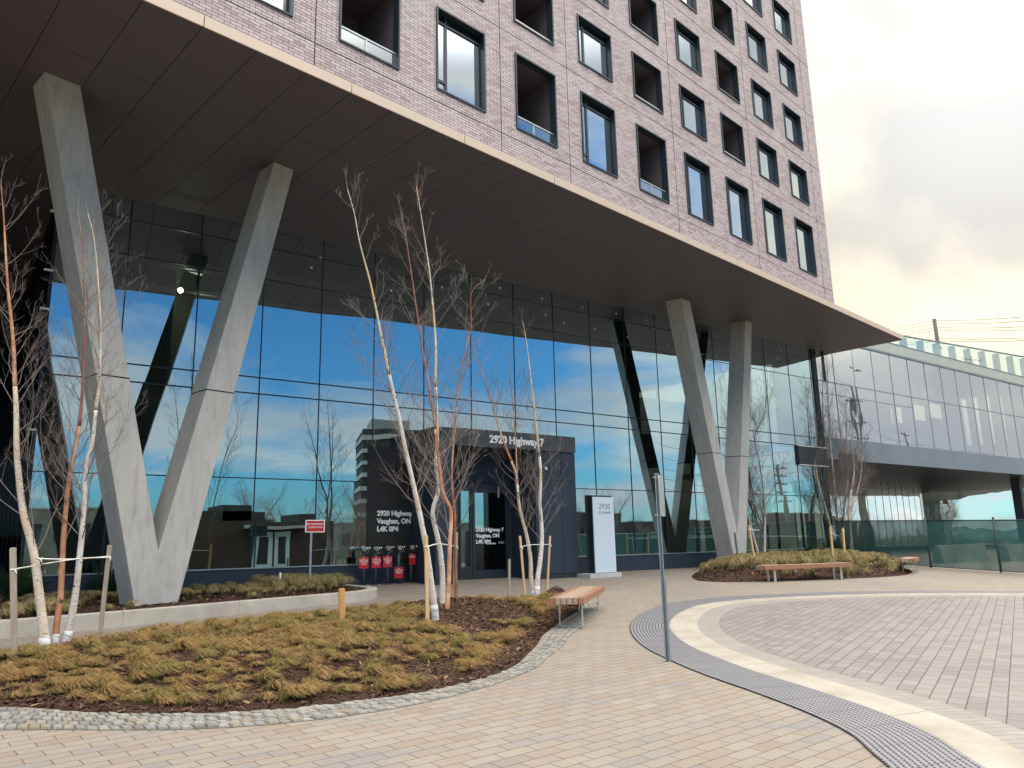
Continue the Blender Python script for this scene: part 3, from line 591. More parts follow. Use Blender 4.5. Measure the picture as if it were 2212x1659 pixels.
grass_field('bed_grass', 'pale_grass', pts, 80, 0.22, 0.20, Vector((0.6, -0.2, 0)), 'yellowish grass tufts growing in the bed below the far concrete V column', wd=.007)
chips('far_bark_chips', 2500, RB, rbz, 9, 2.0, 'bark chips on the bed below the far concrete V column')
def shrub(name, x, y, z, h, label, n=260):
    mb = MB()
    for _ in range(n):
        a = random.uniform(0, 6.28); el = random.uniform(.35, 1.5); d = Vector((math.cos(a)*math.cos(el), math.sin(a)*math.cos(el), math.sin(el))); b0 = Vector((x, y, z)) + d*random.uniform(0.05, .55)*h; q = b0 + (d + Vector((0, 0, random.uniform(-.1, .4))))*h*random.uniform(.3, .5)
        sd_ = d.cross(Vector((random.random(), random.random(), 1))).normalized()*.018; u = random.random(); m_ = b0.lerp(q, .6)
        mb.quad([b0-sd_*.4, b0+sd_*.4, m_+sd_, q, m_-sd_], [(u, 0)]*5)
    return tag(mb.build(name, MT['shrub_green']), label, 'shrub', 'dark evergreen shrubs')
shrub('evergreen_shrub', 27.9, 18.2, -.8, .62, 'dark evergreen shrub in the far bed, nearer the concrete V column'); shrub('evergreen_shrub', 29.2, 18.0, -.8, .8, 'taller dark evergreen shrub in the far bed, nearer the green fence')
shrub('evergreen_shrub', 2.9, 18.2, -.9, .75, 'dark evergreen shrub behind the foot of the near V column'); shrub('evergreen_shrub', 1.3, 18.3, -.9, .8, 'dark evergreen shrub at the lobby corner behind the leftmost birch')

# ------------------------------------------------------------------ the tower
TD = R(8.1021)
tw = empty('apartment_tower', (0, 11.48, 0), TD, 'brick apartment tower with dark framed windows standing on concrete V columns over the lobby', 'building')
TWI = Matrix.Translation((0, 11.48, 0)) @ Matrix.Rotation(TD, 4, 'Z'); TWI = TWI.inverted()
ULO, UHI, ZLO, ZHI = -16.0, 26.5, 8.545, 26.2
cols = list(range(-3, 9)); U0, DU, WW = 5.13, 2.335, 1.385
wins = []
for r_ in range(0, 7):
    for k in cols:
        z0, z1_ = (9.33, 11.29) if r_ == 0 else (12.12+2.26*(r_-1), 13.53+2.26*(r_-1))
        kind = 'B' if (k % 2 == 0 and k != 8 and not (r_ == 0 and k == 6)) else 'W'
        wins.append((U0+DU*k, U0+DU*k+WW, z0, z1_, kind, r_))
us = sorted(set([ULO, UHI]+[round(a, 4) for w_ in wins for a in w_[:2]])); zs = sorted(set([ZLO, ZHI]+[round(a, 4) for w_ in wins for a in w_[2:4]]))
hol = {(round(w_[0], 4), round(w_[2], 4)) for w_ in wins}
mb = MB()
for i in range(len(us)-1):
    for j in range(len(zs)-1):
        if (us[i], zs[j]) in hol: continue
        mb.quad([(us[i], 0, zs[j]), (us[i+1], 0, zs[j]), (us[i+1], 0, zs[j+1]), (us[i], 0, zs[j+1])])
mb.quad([(UHI, 0, ZLO), (UHI, 16, ZLO), (UHI, 16, ZHI), (UHI, 0, ZHI)]); mb.quad([(ULO, 16, ZLO), (ULO, 0, ZLO), (ULO, 0, ZHI), (ULO, 16, ZHI)]); mb.quad([(UHI, 16, ZLO), (ULO, 16, ZLO), (ULO, 16, ZHI), (UHI, 16, ZHI)])
mb.build('brick_wall', MT['facing_brick'], tw)
mb = MB(); mb.box((ULO, .3, ZHI-.05), (UHI, 15.9, ZHI+.1)); mb.build('roof', MT['roof_grey'], tw)
# dark movement joints of the brickwork
mb = MB()
for u in (4.64, 9.33, 11.65, 16.3, 20.92, 25.73, -0.03, -4.7): mb.box((u-.008, -.003, ZLO), (u+.008, .002, ZHI))
for z in [9.05, 11.72]+[11.72+2.26*k for k in range(1, 7)]: mb.box((ULO, -.0035, z-.008), (UHI, .002, z+.008))
mb.build('movement_joint', MT['joint_dark'], tw)
for (u0, u1, z0, z1_, kind, r_) in wins:
    f = MB(); dp = .16 if kind == 'W' else .16; fr_ = .035; pr_ = -.035      # surround projects a little
    for a, b in (((u0, pr_, z0), (u0+fr_, dp, z1_)), ((u1-fr_, pr_, z0), (u1, dp, z1_)), ((u0+fr_, pr_, z0), (u1-fr_, dp, z0+fr_)), ((u0+fr_, pr_, z1_-fr_), (u1-fr_, dp, z1_))): f.box(a, b)
    if kind == 'W':
        um = u0+.36; zl = z1_-.22; y0, y1 = dp-.05, dp
        f.box((um-.03, y0, z0+fr_), (um+.03, y1, z1_-fr_)); f.box((u0+fr_, y0, zl-.03), (u1-fr_, y1, zl+.02))
        if r_ == 0: f.box((u0+fr_, y0, z0+.30), (um-.03, y1, z0+.36))
        f.box((u0+fr_, y0+.01, z0+fr_), (u0+fr_+.03, y1, zl-.03)); f.box((u1-fr_-.035, y0+.01, z0+fr_), (u1-fr_, y1, zl-.03)); f.box((um+.03, y0+.01, z0+fr_), (u1-fr_, y1, z0+fr_+.03))
        fo = f.build('window', MT['frame_metal'], tw)
        gl = MB(); gl.quad([(u0+fr_, dp-.02, z0+fr_), (u1-fr_, dp-.02, z0+fr_), (u1-fr_, dp-.02, zl), (u0+fr_, dp-.02, zl)]); gl.build('pane', MT['window_glass'], fo)
        lv = MB(); k = zl+.03
        while k < z1_-fr_-.01: lv.hexa([(u0+fr_, dp-.045, k), (u1-fr_, dp-.045, k), (u1-fr_, dp-.03, k+.005), (u0+fr_, dp-.03, k+.005), (u0+fr_, dp-.03, k+.018), (u1-fr_, dp-.03, k+.018), (u1-fr_, dp-.012, k+.022), (u0+fr_, dp-.012, k+.022)]); k += .034
        lv.box((u0+fr_, dp, zl), (u1-fr_, dp+.01, z1_-fr_)); lv.build('louvre', MT['frame_metal'], fo)
        rm = MB(); rm.box((u0+.04, dp+.6, z0), (u1-.04, dp+.62, z1_)); rm.build('blind', MT['interior_white'], fo)
    else:
        D = 1.5; fo = f.build('balcony', MT['frame_metal'], tw)
        rm = MB()      # the open loggia behind
        rm.quad([(u0+.01, D, z0), (u1-.01, D, z0), (u1-.01, D, z1_), (u0+.01, D, z1_)]); rm.quad([(u0+.01, dp, z1_-.01), (u1-.01, dp, z1_-.01), (u1-.01, D, z1_-.01), (u0+.01, D, z1_-.01)])
        rm.quad([(u0+.01, dp, z0+.01), (u0+.01, D, z0+.01), (u0+.01, D, z1_), (u0+.01, dp, z1_)]); rm.quad([(u1-.01, dp, z0+.01), (u1-.01, D, z0+.01), (u1-.01, D, z1_), (u1-.01, dp, z1_)]); rm.quad([(u0+.01, dp, z0+.01), (u1-.01, dp, z0+.01), (u1-.01, D, z0+.01), (u0+.01, D, z0+.01)])
        rm.build('recess', MT['soffit_panel'], fo)
        rl = MB(); zr = z0+.37 if r_ == 0 else z0+.13
        rl.box((u0+fr_, .06, zr), (u1-fr_, .10, zr+.035)); rl.box(((u0+u1)/2-.06, .065, z0+fr_), ((u0+u1)/2-.02, .095, zr)); rl.build('rail', MT['light_metal'] if r_ else MT['galvanised'], fo)
        pn = MB(); pn.quad([(u0+fr_, .08, z0+fr_), (u1-fr_, .08, z0+fr_), (u1-fr_, .08, zr), (u0+fr_, .08, zr)]); pn.build('rail_panel', MT['balcony_glass'], fo)
# fascia and soffit
UE = 33.3; H = 8.35
jt = [2.62+2.79*k for k in range(-7, 11)]+[UE]
prev = -17.0
for u in jt + []:
    mb = MB(); mb.box((prev+.008, -.05, H-.01), (u-.008, -.02, H+.195)); mb.build('fascia_panel', MT['fascia_metal'], tw); prev = u
mb = MB(); mb.box((-17, -.02, H+.01), (UE-.01, .0, H+.19)); mb.box((-17, .0, H+.17), (UE, 7.6, H+.19)); mb.build('fascia_backing', MT['joint_dark'], tw)
mb = MB(); mb.hexa([(UE-.03, -.03, H-.01), (UE, -.03, H-.01), (UE+.02, 3.3, H-.01), (UE-.01, 3.3, H-.01), (UE-.03, -.03, H+.195), (UE, -.03, H+.195), (UE+.02, 3.3, H+.195), (UE-.01, 3.3, H+.195)]); mb.build('end_fascia', MT['fascia_metal'], tw)
# soffit boards run back to the glass (world plane Y = 19.3)
GY = 19.3
def back_v(u):       # depth at which the soffit meets the glass, tower frame
    return (GY - 11.48 - u*math.sin(TD))/math.cos(TD)
bw_ = 2.79/3; u = 2.62-bw_*21; mb = MB(); i = 0
while u < UE-.05:
    ua, ub = u+.006, min(u+bw_-.006, UE-.02)
    va, vb = back_v(ua)-.0, back_v(ub)-.0
    if ua < UE: mb.hexa([(ua, -.045, H), (ub, -.045, H), (ub, vb, H), (ua, va, H), (ua, -.045, H+.03), (ub, -.045, H+.03), (ub, vb, H+.03), (ua, va, H+.03)])
    u += bw_
mb.build('soffit_panel', MT['soffit_panel'], tw)
mb = MB(); mb.box((-17, -.02, H+.032), (UE-.03, 13, H+.05)); mb.build('soffit_backing', MT['joint_dark'], tw)
mb = MB(); mb.bar((-17, 2.12, H-.0015), (UE-.6, 2.12, H-.001), .005, .002); mb.build('soffit_cross_joint', MT['joint_dark'], tw)

# V columns (extruded along their depth)
def vcol(front, base_pts, depth, joints):
    P_ = [Vector(p) for p in front]
    b = base_pts
    mb = MB(); d = Vector(depth)
    n = len(P_)
    # front faces: left arm, right arm, foot (kept convex)
    A, B_, Cc, D, E_, F_, G_ = P_
    mid = (F_+G_)/2
    for q in ((A, G_, mid, Cc, B_), (D, Cc, mid, F_, E_)):
        mb.quad(q); mb.quad([x+d for x in q][::-1])
    ring = [A, B_, Cc, D, E_, F_, G_]
    for i in range(n):
        a, c = ring[i], ring[(i+1) % n]
        if i in (0, 3, 5): continue
        mb.quad([a, c, c+d, a+d])
    return mb
def plane3(a, b, c): n = (b-a).cross(c-a).normalized(); return a, n
def onP(x, y, pl): r = ray(x, y); return r*(pl[0].dot(pl[1])/r.dot(pl[1]))
def extend(p, q, z):  # carry the line p->q down to height z
    t = (z-p.z)/(q.z-p.z); return p+(q-p)*t
for idx, (tl, tr_, bl, px_, dep, lab) in enumerate((
    (Vector((0.64, 14.64, 8.38)), Vector((5.09, 15.63, 8.38)), onZ(291, 1307, -.88), ((97,156),(173,183),(342,1189),(592,351),(634,368),(385,1299),(291,1307)), (-.13, .62, 0), 'near'),
    (Vector((20.22, 17.41, 8.38)), Vector((24.54, 17.97, 8.38)), None, ((1471,644.7),(1490,650.5),(1594.3,1158),(1610.4,692.9),(1624.2,698.1),(1611.5,1219.6),(1588,1217)), (-.21, .54, 0), 'far'))):
    if bl is None: bl = onY(1588, 1217, 17.62)
    pl = plane3(tl, tr_, bl); Q = [onP(x, y, pl) for x, y in px_]
    Q[5] = extend(Q[4], Q[5], -1.35); Q[6] = extend(Q[0], Q[6], -1.35)
    for k in (0, 1, 3, 4): Q[k] = extend(Q[2] if k in (1, 3) else (Q[6] if k == 0 else Q[5]), Q[k], 8.37)
    o = vcol(Q, None, dep, None).build('v_column', MT['cast_concrete'], tw, bevel=.012); o.matrix_parent_inverse = TWI
    tag(o, ('pale concrete V column standing in the planter' if idx == 0 else 'darker concrete V column standing in the far bed'))
    # pour joints: thin dark recess strips wrapped round each arm
    d = Vector(dep)
    for (a, b) in ((( 0, 6), (1, 2)), ((3, 2), (4, 5))):
        z = (3.05, 2.98)[idx] - .0; p1 = extend(Q[a[0]], Q[a[1]], z); p2 = extend(Q[b[0]], Q[b[1]], z); e = (p2-p1).normalized()*.004; f_ = d.normalized()*.004; s = MB(); zz = Vector((0, 0, .011))
        s.hexa([p1-e-f_-zz, p2+e-f_-zz, p2+e+d+f_-zz, p1-e+d+f_-zz, p1-e-f_+zz, p2+e-f_+zz, p2+e+d+f_+zz, p1-e+d+f_+zz]); s.build('pour_joint', MT['joint_dark'], o)

# ------------------------------------------------------------------ glass lobby
lb = empty('glass_lobby', (1.4, GY, gz(GY)), 0, 'glass fronted lobby under the brown soffit, blue sky mirrored in it', 'building')
LBI = Matrix.Translation((1.4, GY, gz(GY))).inverted()
def part(mb, name, m, root, inv, bevel=0): o = mb.build(name, MT[m], root, bevel); o.matrix_parent_inverse = inv; return o
XC = 1.40; XE = 31.1
mx = [2.91, 4.54, 6.16, 7.76, 9.34, 10.95, 12.6, 14.25, 15.9, 17.54, 19.2, 20.83, 22.45, 24.07, 25.72, 27.38, 29.05, 30.7]
ZB, ZS = gz(GY)-.02, -0.42
random.seed(4)
xs = [XC]+mx+[XE]
for i in range(len(xs)-1):          # pane by pane, each a hair out of plane like real glazing
    for (z0, z1_) in ((ZS, 1.74), (1.74, 3.88), (3.88, 4.30), (4.30, 6.95), (6.95, 7.83), (7.83, 8.35)):
        mb = MB(); t1, t2 = random.uniform(-.0025, .0025), random.uniform(-.002, .002)
        mb.quad([(xs[i], GY+t1, z0), (xs[i+1], GY-t1, z0), (xs[i+1], GY-t1+t2, z1_), (xs[i], GY+t1+t2, z1_)]); 
        if i == 0 or (z1_ > 2 or not (9.3 < xs[i] < 14.5)) or True: globals().setdefault('LP', []).append(mb)
# join panes of each storey strip into bays (one part per bay)
bays = {}
k = 0
for i in range(len(xs)-1):
    q = MB()
    for j in range(6):
        m_ = LP[k]; k += 1
        if 11.0 < (xs[i]+xs[i+1])/2 < 14.0 and j == 0: continue
        b = len(q.v); q.v += m_.v; q.f += [tuple(b+a for a in f) for f in m_.f]; q.uv += m_.uv; q.sm += m_.sm
    part(q, 'glazing_bay', 'lobby_glass', lb, LBI)
for x in mx:
    mb = MB(); zlo = 3.2 if 11 < x < 15 else ZS
    mb.box((x-.014, GY-.012, zlo), (x+.014, GY+.11, H)); part(mb, 'mullion', 'mullion_metal', lb, LBI)
for z, t in ((1.74, .013), (3.88, .016), (4.30, .016), (6.95, .012), (7.83, .012)):
    mb = MB()
    if z < 3: mb.box((XC, GY-.010, z-t), (11.0, GY+.09, z+t)); mb.box((15.4, GY-.010, z-t), (XE, GY+.09, z+t))
    else: mb.box((XC, GY-.010, z-t), (XE, GY+.09, z+t))
    part(mb, 'transom', 'mullion_metal', lb, LBI)
mb = MB(); mb.box((XC, GY-.03, ZB), (10.4, GY+.2, ZS-.03)); mb.box((15.55, GY-.03, ZB), (XE, GY+.2, ZS-.03)); part(mb, 'base_wall', 'portal_metal', lb, LBI)
mb = MB(); mb.box((XC, GY-.055, ZS-.03), (9.2, GY+.1, ZS)); mb.box((15.55, GY-.055, ZS-.03), (XE, GY+.1, ZS)); part(mb, 'sill', 'galvanised', lb, LBI)
# side wall of the lobby running back from its left corner
mb = MB()
for (z0, z1_) in ((ZS, 1.74), (1.74, 3.88), (3.88, 4.30), (4.30, 6.95), (6.95, 8.35)): 
    for j in range(78): mb.quad([(XC, GY+1.65*(j+1), z0), (XC, GY+1.65*j, z0), (XC, GY+1.65*j, z1_), (XC, GY+1.65*(j+1), z1_)])
part(mb, 'side_glazing', 'dark_glass', lb, LBI)
mb = MB()
for z in (1.74, 3.88, 4.30, 6.95): mb.box((XC-.012, GY, z-.016), (XC+.05, GY+130, z+.016))
for j in range(1, 78): mb.box((XC-.012, GY+1.65*j-.015, ZS), (XC+.05, GY+1.65*j+.015, 8.35))
mb.box((XC-.04, GY-.03, ZB), (XC+.03, GY+.06, 8.35)); mb.box((XC-.03, GY, ZB), (XC+.1, GY+130, ZS)); part(mb, 'side_framing', 'mullion_metal', lb, LBI)
mb = MB(); mb.box((-40, GY+.01, 8.352), (XC+.09, GY+130, 8.40)); part(mb, 'side_soffit', 'soffit_panel', lb, LBI)
mb = MB(); mb.box((-40, GY+26, gz(60)), (XC, GY+26.3, 8.36)); part(mb, 'rear_wall', 'portal_metal', lb, LBI)
mb = MB(); mb.quad([(-40, GY+25.9, 0), (XC, GY+25.9, 0), (XC, GY+25.9, 8.2), (-40, GY+25.9, 8.2)]); part(mb, 'rear_glazing', 'dark_glass', lb, LBI)
mb = MB()
for (z, y_) in ((8.0, .0), (7.6, .0), (6.2, .0), (5.3, -.0), (2.6, 0), (1.0, .1)): mb.box((XC-.16, GY-.07+y_, z), (XC+.02, GY-.04+y_, z+.05))
part(mb, 'glazing_clip', 'sticker', lb, LBI)
# black panel beside the portal; its colour partly stands in for a dark reflection
mb = MB(); mb.box((9.2, GY-.014, ZB), (10.6, GY-.003, 2.72)); part(mb, 'dark_reflection_panel', 'black', lb, LBI)
# stickers left on the upper panes
mb = MB(); random.seed(9)
for px_ in ((693,557),(673,578),(1080,622),(1055,657),(1171,645),(1179,680),(1218,698),(1258,664),(1285,711),(1331,678),(1356,728),(1397,692),(1413,711),(1444,746),(798,762),(785,775),(1638,718),(1688,757),(1680,774),(1550,767),(955,621),(845,628),(867,783),(996,779)):
    p = onY(*px_, GY-.006); a = random.uniform(-.4, .4); c_, s_ = math.cos(a)*.035, math.sin(a)*.035
    mb.quad([p+Vector((-c_+s_*.8, 0, -s_-c_*.8)), p+Vector((c_+s_*.8, 0, s_-c_*.8)), p+Vector((c_-s_*.8, 0, s_+c_*.8)), p+Vector((-c_-s_*.8, 0, -s_+c_*.8))])
part(mb, 'pane_sticker', 'sticker', lb, LBI)
# interior
mb = MB(); mb.box((XC+.1, GY+.22, ZB+.02), (XE+.5, GY+13, ZB+.06)); part(mb, 'floor', 'concrete_floor', lb, LBI)
mb = MB(); mb.box((XC+.1, GY+.25, 8.36), (XE+.5, GY+130, 8.5)); part(mb, 'ceiling', 'interior_dark', lb, LBI)
mb = MB(); mb.box((XC+.9, GY+12.6, ZB), (XC+1.0, GY+130, 8.36)); mb.box((XC+.1, GY+12.4, ZB), (XE+6, GY+12.6, 8.36)); mb.box((9.6, GY+6, ZB), (15.6, GY+12.4, 8.36)); part(mb, 'back_wall', 'interior_concrete', lb, LBI)
mb = MB(); mb.box((XC+.2, GY+3.2, 3.92), (9.2, GY+12.4, 4.28)); mb.box((15.8, GY+2.6, 3.92), (XE, GY+12.4, 4.28)); part(mb, 'mezzanine_floor', 'interior_concrete', lb, LBI)
for (x, y, s_) in ((4.9, 22.6, .28), (10.9, 22.6, .3), (13.9, 21.4, .28), (17.9, 22.4, .3), (22.6, 22.6, .3), (27.4, 22.6, .3), (8.0, 26, .3), (20.0, 26, .3)):
    mb = MB(); mb.box((x-s_, y-s_, ZB), (x+s_, y+s_, 8.36)); part(mb, 'inner_column', 'interior_concrete', lb, LBI)
mb = MB(); random.seed(12)
mb.cyl((2.0, 21.4, 7.6), (9.4, 21.0, 7.7), .16); mb.cyl((2.0, 22.4, 7.2), (15, 22.2, 7.35), .10); mb.cyl((14, 21.2, 7.75), (30, 21.3, 7.75), .14); mb.cyl((6.9, 20.4, 7.3), (6.3, 22.4, 6.95), .05)
part(mb, 'duct', 'duct', lb, LBI)
p = onY(408, 576, 21.6); mb = MB(); mb.bar(p+Vector((-.45, 0, 0)), p+Vector((.45, .5, 0)), .10, .05); part(mb, 'ceiling_light', 'tube_glow', lb, LBI)
p = onY(390, 627, 21.2); mb = MB(); mb.sphere(p, .075); o = part(mb, 'work_lamp', 'lamp_glow', lb, LBI)
mb = MB(); mb.cyl(p+Vector((0,0,.07)), p+Vector((0,0,1.1)), .012, 6); part(mb, 'lamp_cable', 'black', lb, LBI)
ld = bpy.data.lights.new('work_lamp_light', 'POINT'); ld.energy = 25; ld.color = (1, .93, .7); ld.shadow_soft_size = .08; lo = bpy.data.objects.new('work_lamp_light', ld); C.objects.link(lo); lo.location = p+Vector((0, -.02, -.12))
mb = MB()
for (x, y) in ((862.5, 928), (845, 1045)): pass
mb.box((12.1, 21.0, -.9), (12.6, 21.6, .3)); part(mb, 'inner_box', 'interior_white', lb, LBI)

# ------------------------------------------------------------------ entrance portal
PY = 17.97
pt_ = empty('entrance_portal', (13, PY, gz(PY)), 0, 'dark grey metal entrance box with 2920 Highway 7 on its header', 'entrance')
PTI = Matrix.Translation((13, PY, gz(PY))).inverted()
zb = gz(PY)-.02
def ppart(mb, name, m, bevel=0): return part(mb, name, m, pt_, PTI, bevel)
def subpart(o, parent): o.parent = parent; o.matrix_parent_inverse = Matrix.Identity(4); return o
def panels(x0, x1, xc, zc_, y0, y1, zlo, zhi):
    mb = MB(); g_ = .006; X_ = [x0]+xc+[x1]; Z_ = [zlo]+zc_+[zhi]
    for i in range(len(X_)-1):
        for j in range(len(Z_)-1): mb.box((X_[i]+g_, y0, Z_[j]+g_), (X_[i+1]-g_, y1, Z_[j+1]-g_))
    return mb
ppart(panels(10.55, 11.12, [], [1.84], PY, PY+.05, zb+.16, 3.19), 'jamb_panel', 'portal_metal')
ppart(panels(13.93, 15.50, [14.92], [1.84], PY, PY+.05, zb+.16, 2.69), 'jamb_panel', 'portal_metal')
mb = MB(); mb.box((10.56, PY+.015, zb), (11.11, PY+.06, zb+.16)); mb.box((13.94, PY+.015, zb), (15.49, PY+.06, zb+.16)); ppart(mb, 'plinth', 'dark_metal')
for bb in (((10.555, PY+.055, zb), (10.60, GY, 3.17)), ((11.07, PY+.095, zb), (11.115, GY, 3.13)), ((13.935, PY+.095, zb), (13.98, GY, 2.7)), ((15.45, PY+.055, zb), (15.495, GY, 3.1)), ((10.605, PY+.06, zb), (11.115, PY+.09, 3.1)), ((13.935, PY+.06, zb), (15.445, PY+.09, 2.7))):
    mb = MB(); mb.box(*bb); ppart(mb, 'return_panel', 'portal_metal')
mb = MB(); mb.box((10.545, PY+.6, 1.83), (10.552, GY, 1.845)); mb.box((10.545, PY+.66, zb), (10.552, PY+.672, 3.1)); ppart(mb, 'panel_joint', 'joint_dark')
ppart(panels(11.13, 15.52, [12.76], [], PY-.03, PY+.03, 2.70, 3.20), 'header', 'header_metal', .004)
mb = MB(); mb.box((11.12, PY+.035, 2.72), (15.49, GY-.03, 2.76)); mb.box((10.56, PY+.06, 3.14), (15.50, GY-.02, 3.19)); ppart(mb, 'canopy_soffit', 'dark_metal')
t_ = text('2920 Highway 7', .30, 'header_letters', MT['letter_white'], pt_, facing((12.31, PY-.035, 2.845)), .012, .012); t_.matrix_parent_inverse = PTI
# door wall
DY = 19.2
mb = MB(); mb.box((11.115, DY, 1.78), (13.93, DY+.06, 2.72)); mb.box((11.115, DY, zb), (12.06, DY+.06, 1.775)); mb.box((13.87, DY, zb), (13.935, DY+.06, 1.775)); ppart(mb, 'door_surround', 'portal_metal')
mb = MB(); mb.box((12.066, DY-.02, 1.66), (13.866, DY+.05, 1.77)); mb.box((12.066, DY-.02, zb), (12.12, DY+.05, 1.66)); mb.box((12.44, DY-.02, zb), (12.50, DY+.05, 1.66)); mb.box((12.12, DY-.02, zb), (12.44, DY+.05, -.62)); mb.box((12.12, DY-.02, 1.56), (12.44, DY+.05, 1.66)); mb.box((13.80, DY-.02, zb), (13.866, DY+.05, 1.66)); ppart(mb, 'door_frame', 'dark_metal')
mb = MB(); mb.quad([(12.12, DY+.02, -.62), (12.44, DY+.02, -.62), (12.44, DY+.02, 1.56), (12.12, DY+.02, 1.56)]); ppart(mb, 'sidelight', 'lobby_glass')
mb = MB(); mb.box((12.515, DY-.03, zb+.03), (12.60, DY+.02, 1.65)); mb.box((13.70, DY-.03, zb+.03), (13.785, DY+.02, 1.65)); mb.box((12.60, DY-.03, zb+.03), (13.70, DY+.02, -.72)); mb.box((12.60, DY-.03, 1.52), (13.70, DY+.02, 1.65)); dr = ppart(mb, 'door', 'frame_metal')
mb = MB(); mb.quad([(12.60, DY, -.72), (13.70, DY, -.72), (13.70, DY, 1.52), (12.60, DY, 1.52)]); subpart(ppart(mb, 'door_pane', 'dark_glass'), dr)
mb = MB(); mb.box((12.61, DY-.004, -.71), (12.92, DY-.001, 1.51)); mb2 = MB(); mb2.quad([(12.605, DY-.003, -.715), (12.92, DY-.003, -.715), (12.92, DY-.003, 1.515), (12.605, DY-.003, 1.515)]); subpart(ppart(mb2, 'side_pane', 'lobby_glass'), dr)
mb = MB(); mb.box((13.42, DY-.07, 1.38), (13.455, DY-.03, 1.72)); subpart(ppart(mb, 'door_handle', 'light_metal'), dr)
mb = MB(); mb.box((13.0, DY-.012, .015), (13.34, DY-.006, .055)); subpart(ppart(mb, 'door_notice', 'sign_white'), dr)
mb = MB(); mb.box((13.44, DY-.012, .03), (13.64, DY-.006, .09)); subpart(ppart(mb, 'door_label', 'galvanised'), dr)
mb = MB(); mb.box((12.0, DY-.06, zb+.005), (13.9, DY-.02, zb+.045)); ppart(mb, 'threshold', 'light_metal')
t_ = text('2920 Highway 7\nVaughan, ON\nL4K 0P4', .152, 'door_letters', MT['letter_white'], dr, facing((12.62, DY-.038, .385)), .003, .006, line=1.12)
t_ = text('2920 Highway 7\nVaughan, ON\nL4K 0P4', .188, 'window_letters', MT['letter_white'], lb, facing((9.50, GY-.022, .84)), .003, .008, line=1.12); t_.matrix_parent_inverse = LBI
for (qx, qy, Y_) in ((*z5(567, 1322), 18.9), (*z5(1325, 1378), PY-.06), (*z5(1232, 1612), 18.6)):
    c = onY(qx, qy, Y_); mb = MB(); mb.cyl(c+Vector((0, .05, .03)), c+Vector((0, 0, .03)), .035, 10); mb.sphere(c, .05, 12, 8); ppart(mb, 'security_camera', 'white_paint')

# fire department inlets
random.seed(2)
fd = [((270, 1530), (285, 925)), ((465, 1525), (485, 920)), ((665, 1515), (680, 910)), ((865, 1500), (858, 905)), ((1070, 1495), (1070, 895))]
c5 = zc(1300, 1850, 4.424); nms = ['leftmost', 'second from left', 'middle', 'second from right', 'rightmost']
fdtext = ['FDC\nPUMPER CONN\nSTANDPIPE AND\nSPRINKLER\nGARAGE', 'FDC\nPUMPER CONN\nSTANDPIPE AND\nSPRINKLER\nTOWER', 'FDC\nPUMPER CONN\nAUTOMATIC\nSPRINKLER\nLOBBY', 'FDC\nPUMPER CONN\nAUTOMATIC\nSPRINKLER', 'FDC\nPUMPER CONN\nSTANDPIPE']
for i, (a, b) in enumerate(fd):
    Yp = 18.98; p0 = onY(*c5(*a), Yp); p1 = onY(*c5(*b), Yp); x = (p0.x+p1.x)/2
    e = empty('fire_inlet', (x, Yp, gz(Yp)), 0, ['fire hose inlet pipe with red sign, leftmost of the row by the black glass', 'fire hose inlet pipe with red sign, second from the left of the row', 'fire hose inlet pipe with high red sign, in the middle of the row', 'fire hose inlet pipe whose red sign hangs lowest near the ground', 'fire hose inlet pipe standing apart, nearest the portal'][i], 'fire inlet', 'fire hose inlets beside the entrance')
    zt = p1.z-gz(Yp); mb = MB(); mb.cyl((0, 0, -.02), (0, 0, zt-.03), .048, 14); mb.cyl((0, 0, -.0), (0, 0, .03), .075, 14); mb.build('riser_pipe', MT['pipe_paint'], e)
    mb = MB(); mb.sphere((0, 0, zt), .068, 14, 8); mb.cyl((0, -.01, zt), (-.03, -.12, zt+.0), .052, 14); mb.cyl((.02, 0, zt+.01), (.15, -.03, zt+.02), .030, 12); mb.cyl((.13, -.03, zt+.02), (.17, -.035, zt+.02), .042, 12); mb.cyl((-.03, -.12, zt), (-.034, -.145, zt), .062, 14); mb.build('hose_head', MT['chrome'], e)
    mb = MB(); mb.tube([(.12, -.04, zt-.01), (.11, -.05, zt-.08), (.06, -.06, zt-.12), (0, -.05, zt-.09)], .005, 5); mb.build('cap_chain', MT['galvanised'], e)
    zz = (.44, .44, .45, .15, .49)[i]; wd = .265 if i < 4 else .20; xo = (-.02, 0, -.02, -.02, .0)[i]
    mb = MB(); mb.box((xo-wd/2, -.062, zz), (xo+wd/2, -.056, zz+.29)); s_ = mb.build('sign', MT['sign_red'], e, .002)
    text(fdtext[i], .035 if i < 4 else .028, 'sign_text', MT['letter_white'], s_, facing((xo, -.064, zz+.24)), .001, .0005, 'CENTER', 1.1)

# monolith sign
Ym = 17.47; a = onY(*zc(2100,1800,5.53)(685, 350), Ym); b = onY(*zc(2100,1800,5.53)(1085, 360), Ym)
mo = empty('monolith_sign', (16.1, 17.6, gz(17.6)), 0, 'tall pale blue white monolith sign reading 2920 CG TOWER beside the entrance', 'sign')
zt = a.z-gz(17.6); x0 = a.x-16.1-.02; x1 = b.x-16.1+.03; yb = Ym-17.6
mb = MB(); mb.box((x0-.32, yb-.12, -.01), (x1+.10, yb+.50, .125)); mb.build('plinth', MT['slab_concrete'], mo, .01)
mb = MB(); mb.box((x0, yb, .14), (x1, yb+.035, zt)); fp = mb.build('face_panel', MT['sign_white'], mo, .004)
for i, (o1, dy) in enumerate(((.0, .05), (-.0, .12), (-.0, .19))):
    mb = MB(); mb.box((x0-.0, yb+dy, .125), (x1-.03, yb+dy+.045, zt+.03)); mb.build('backing_fin', MT['dark_metal'], mo)
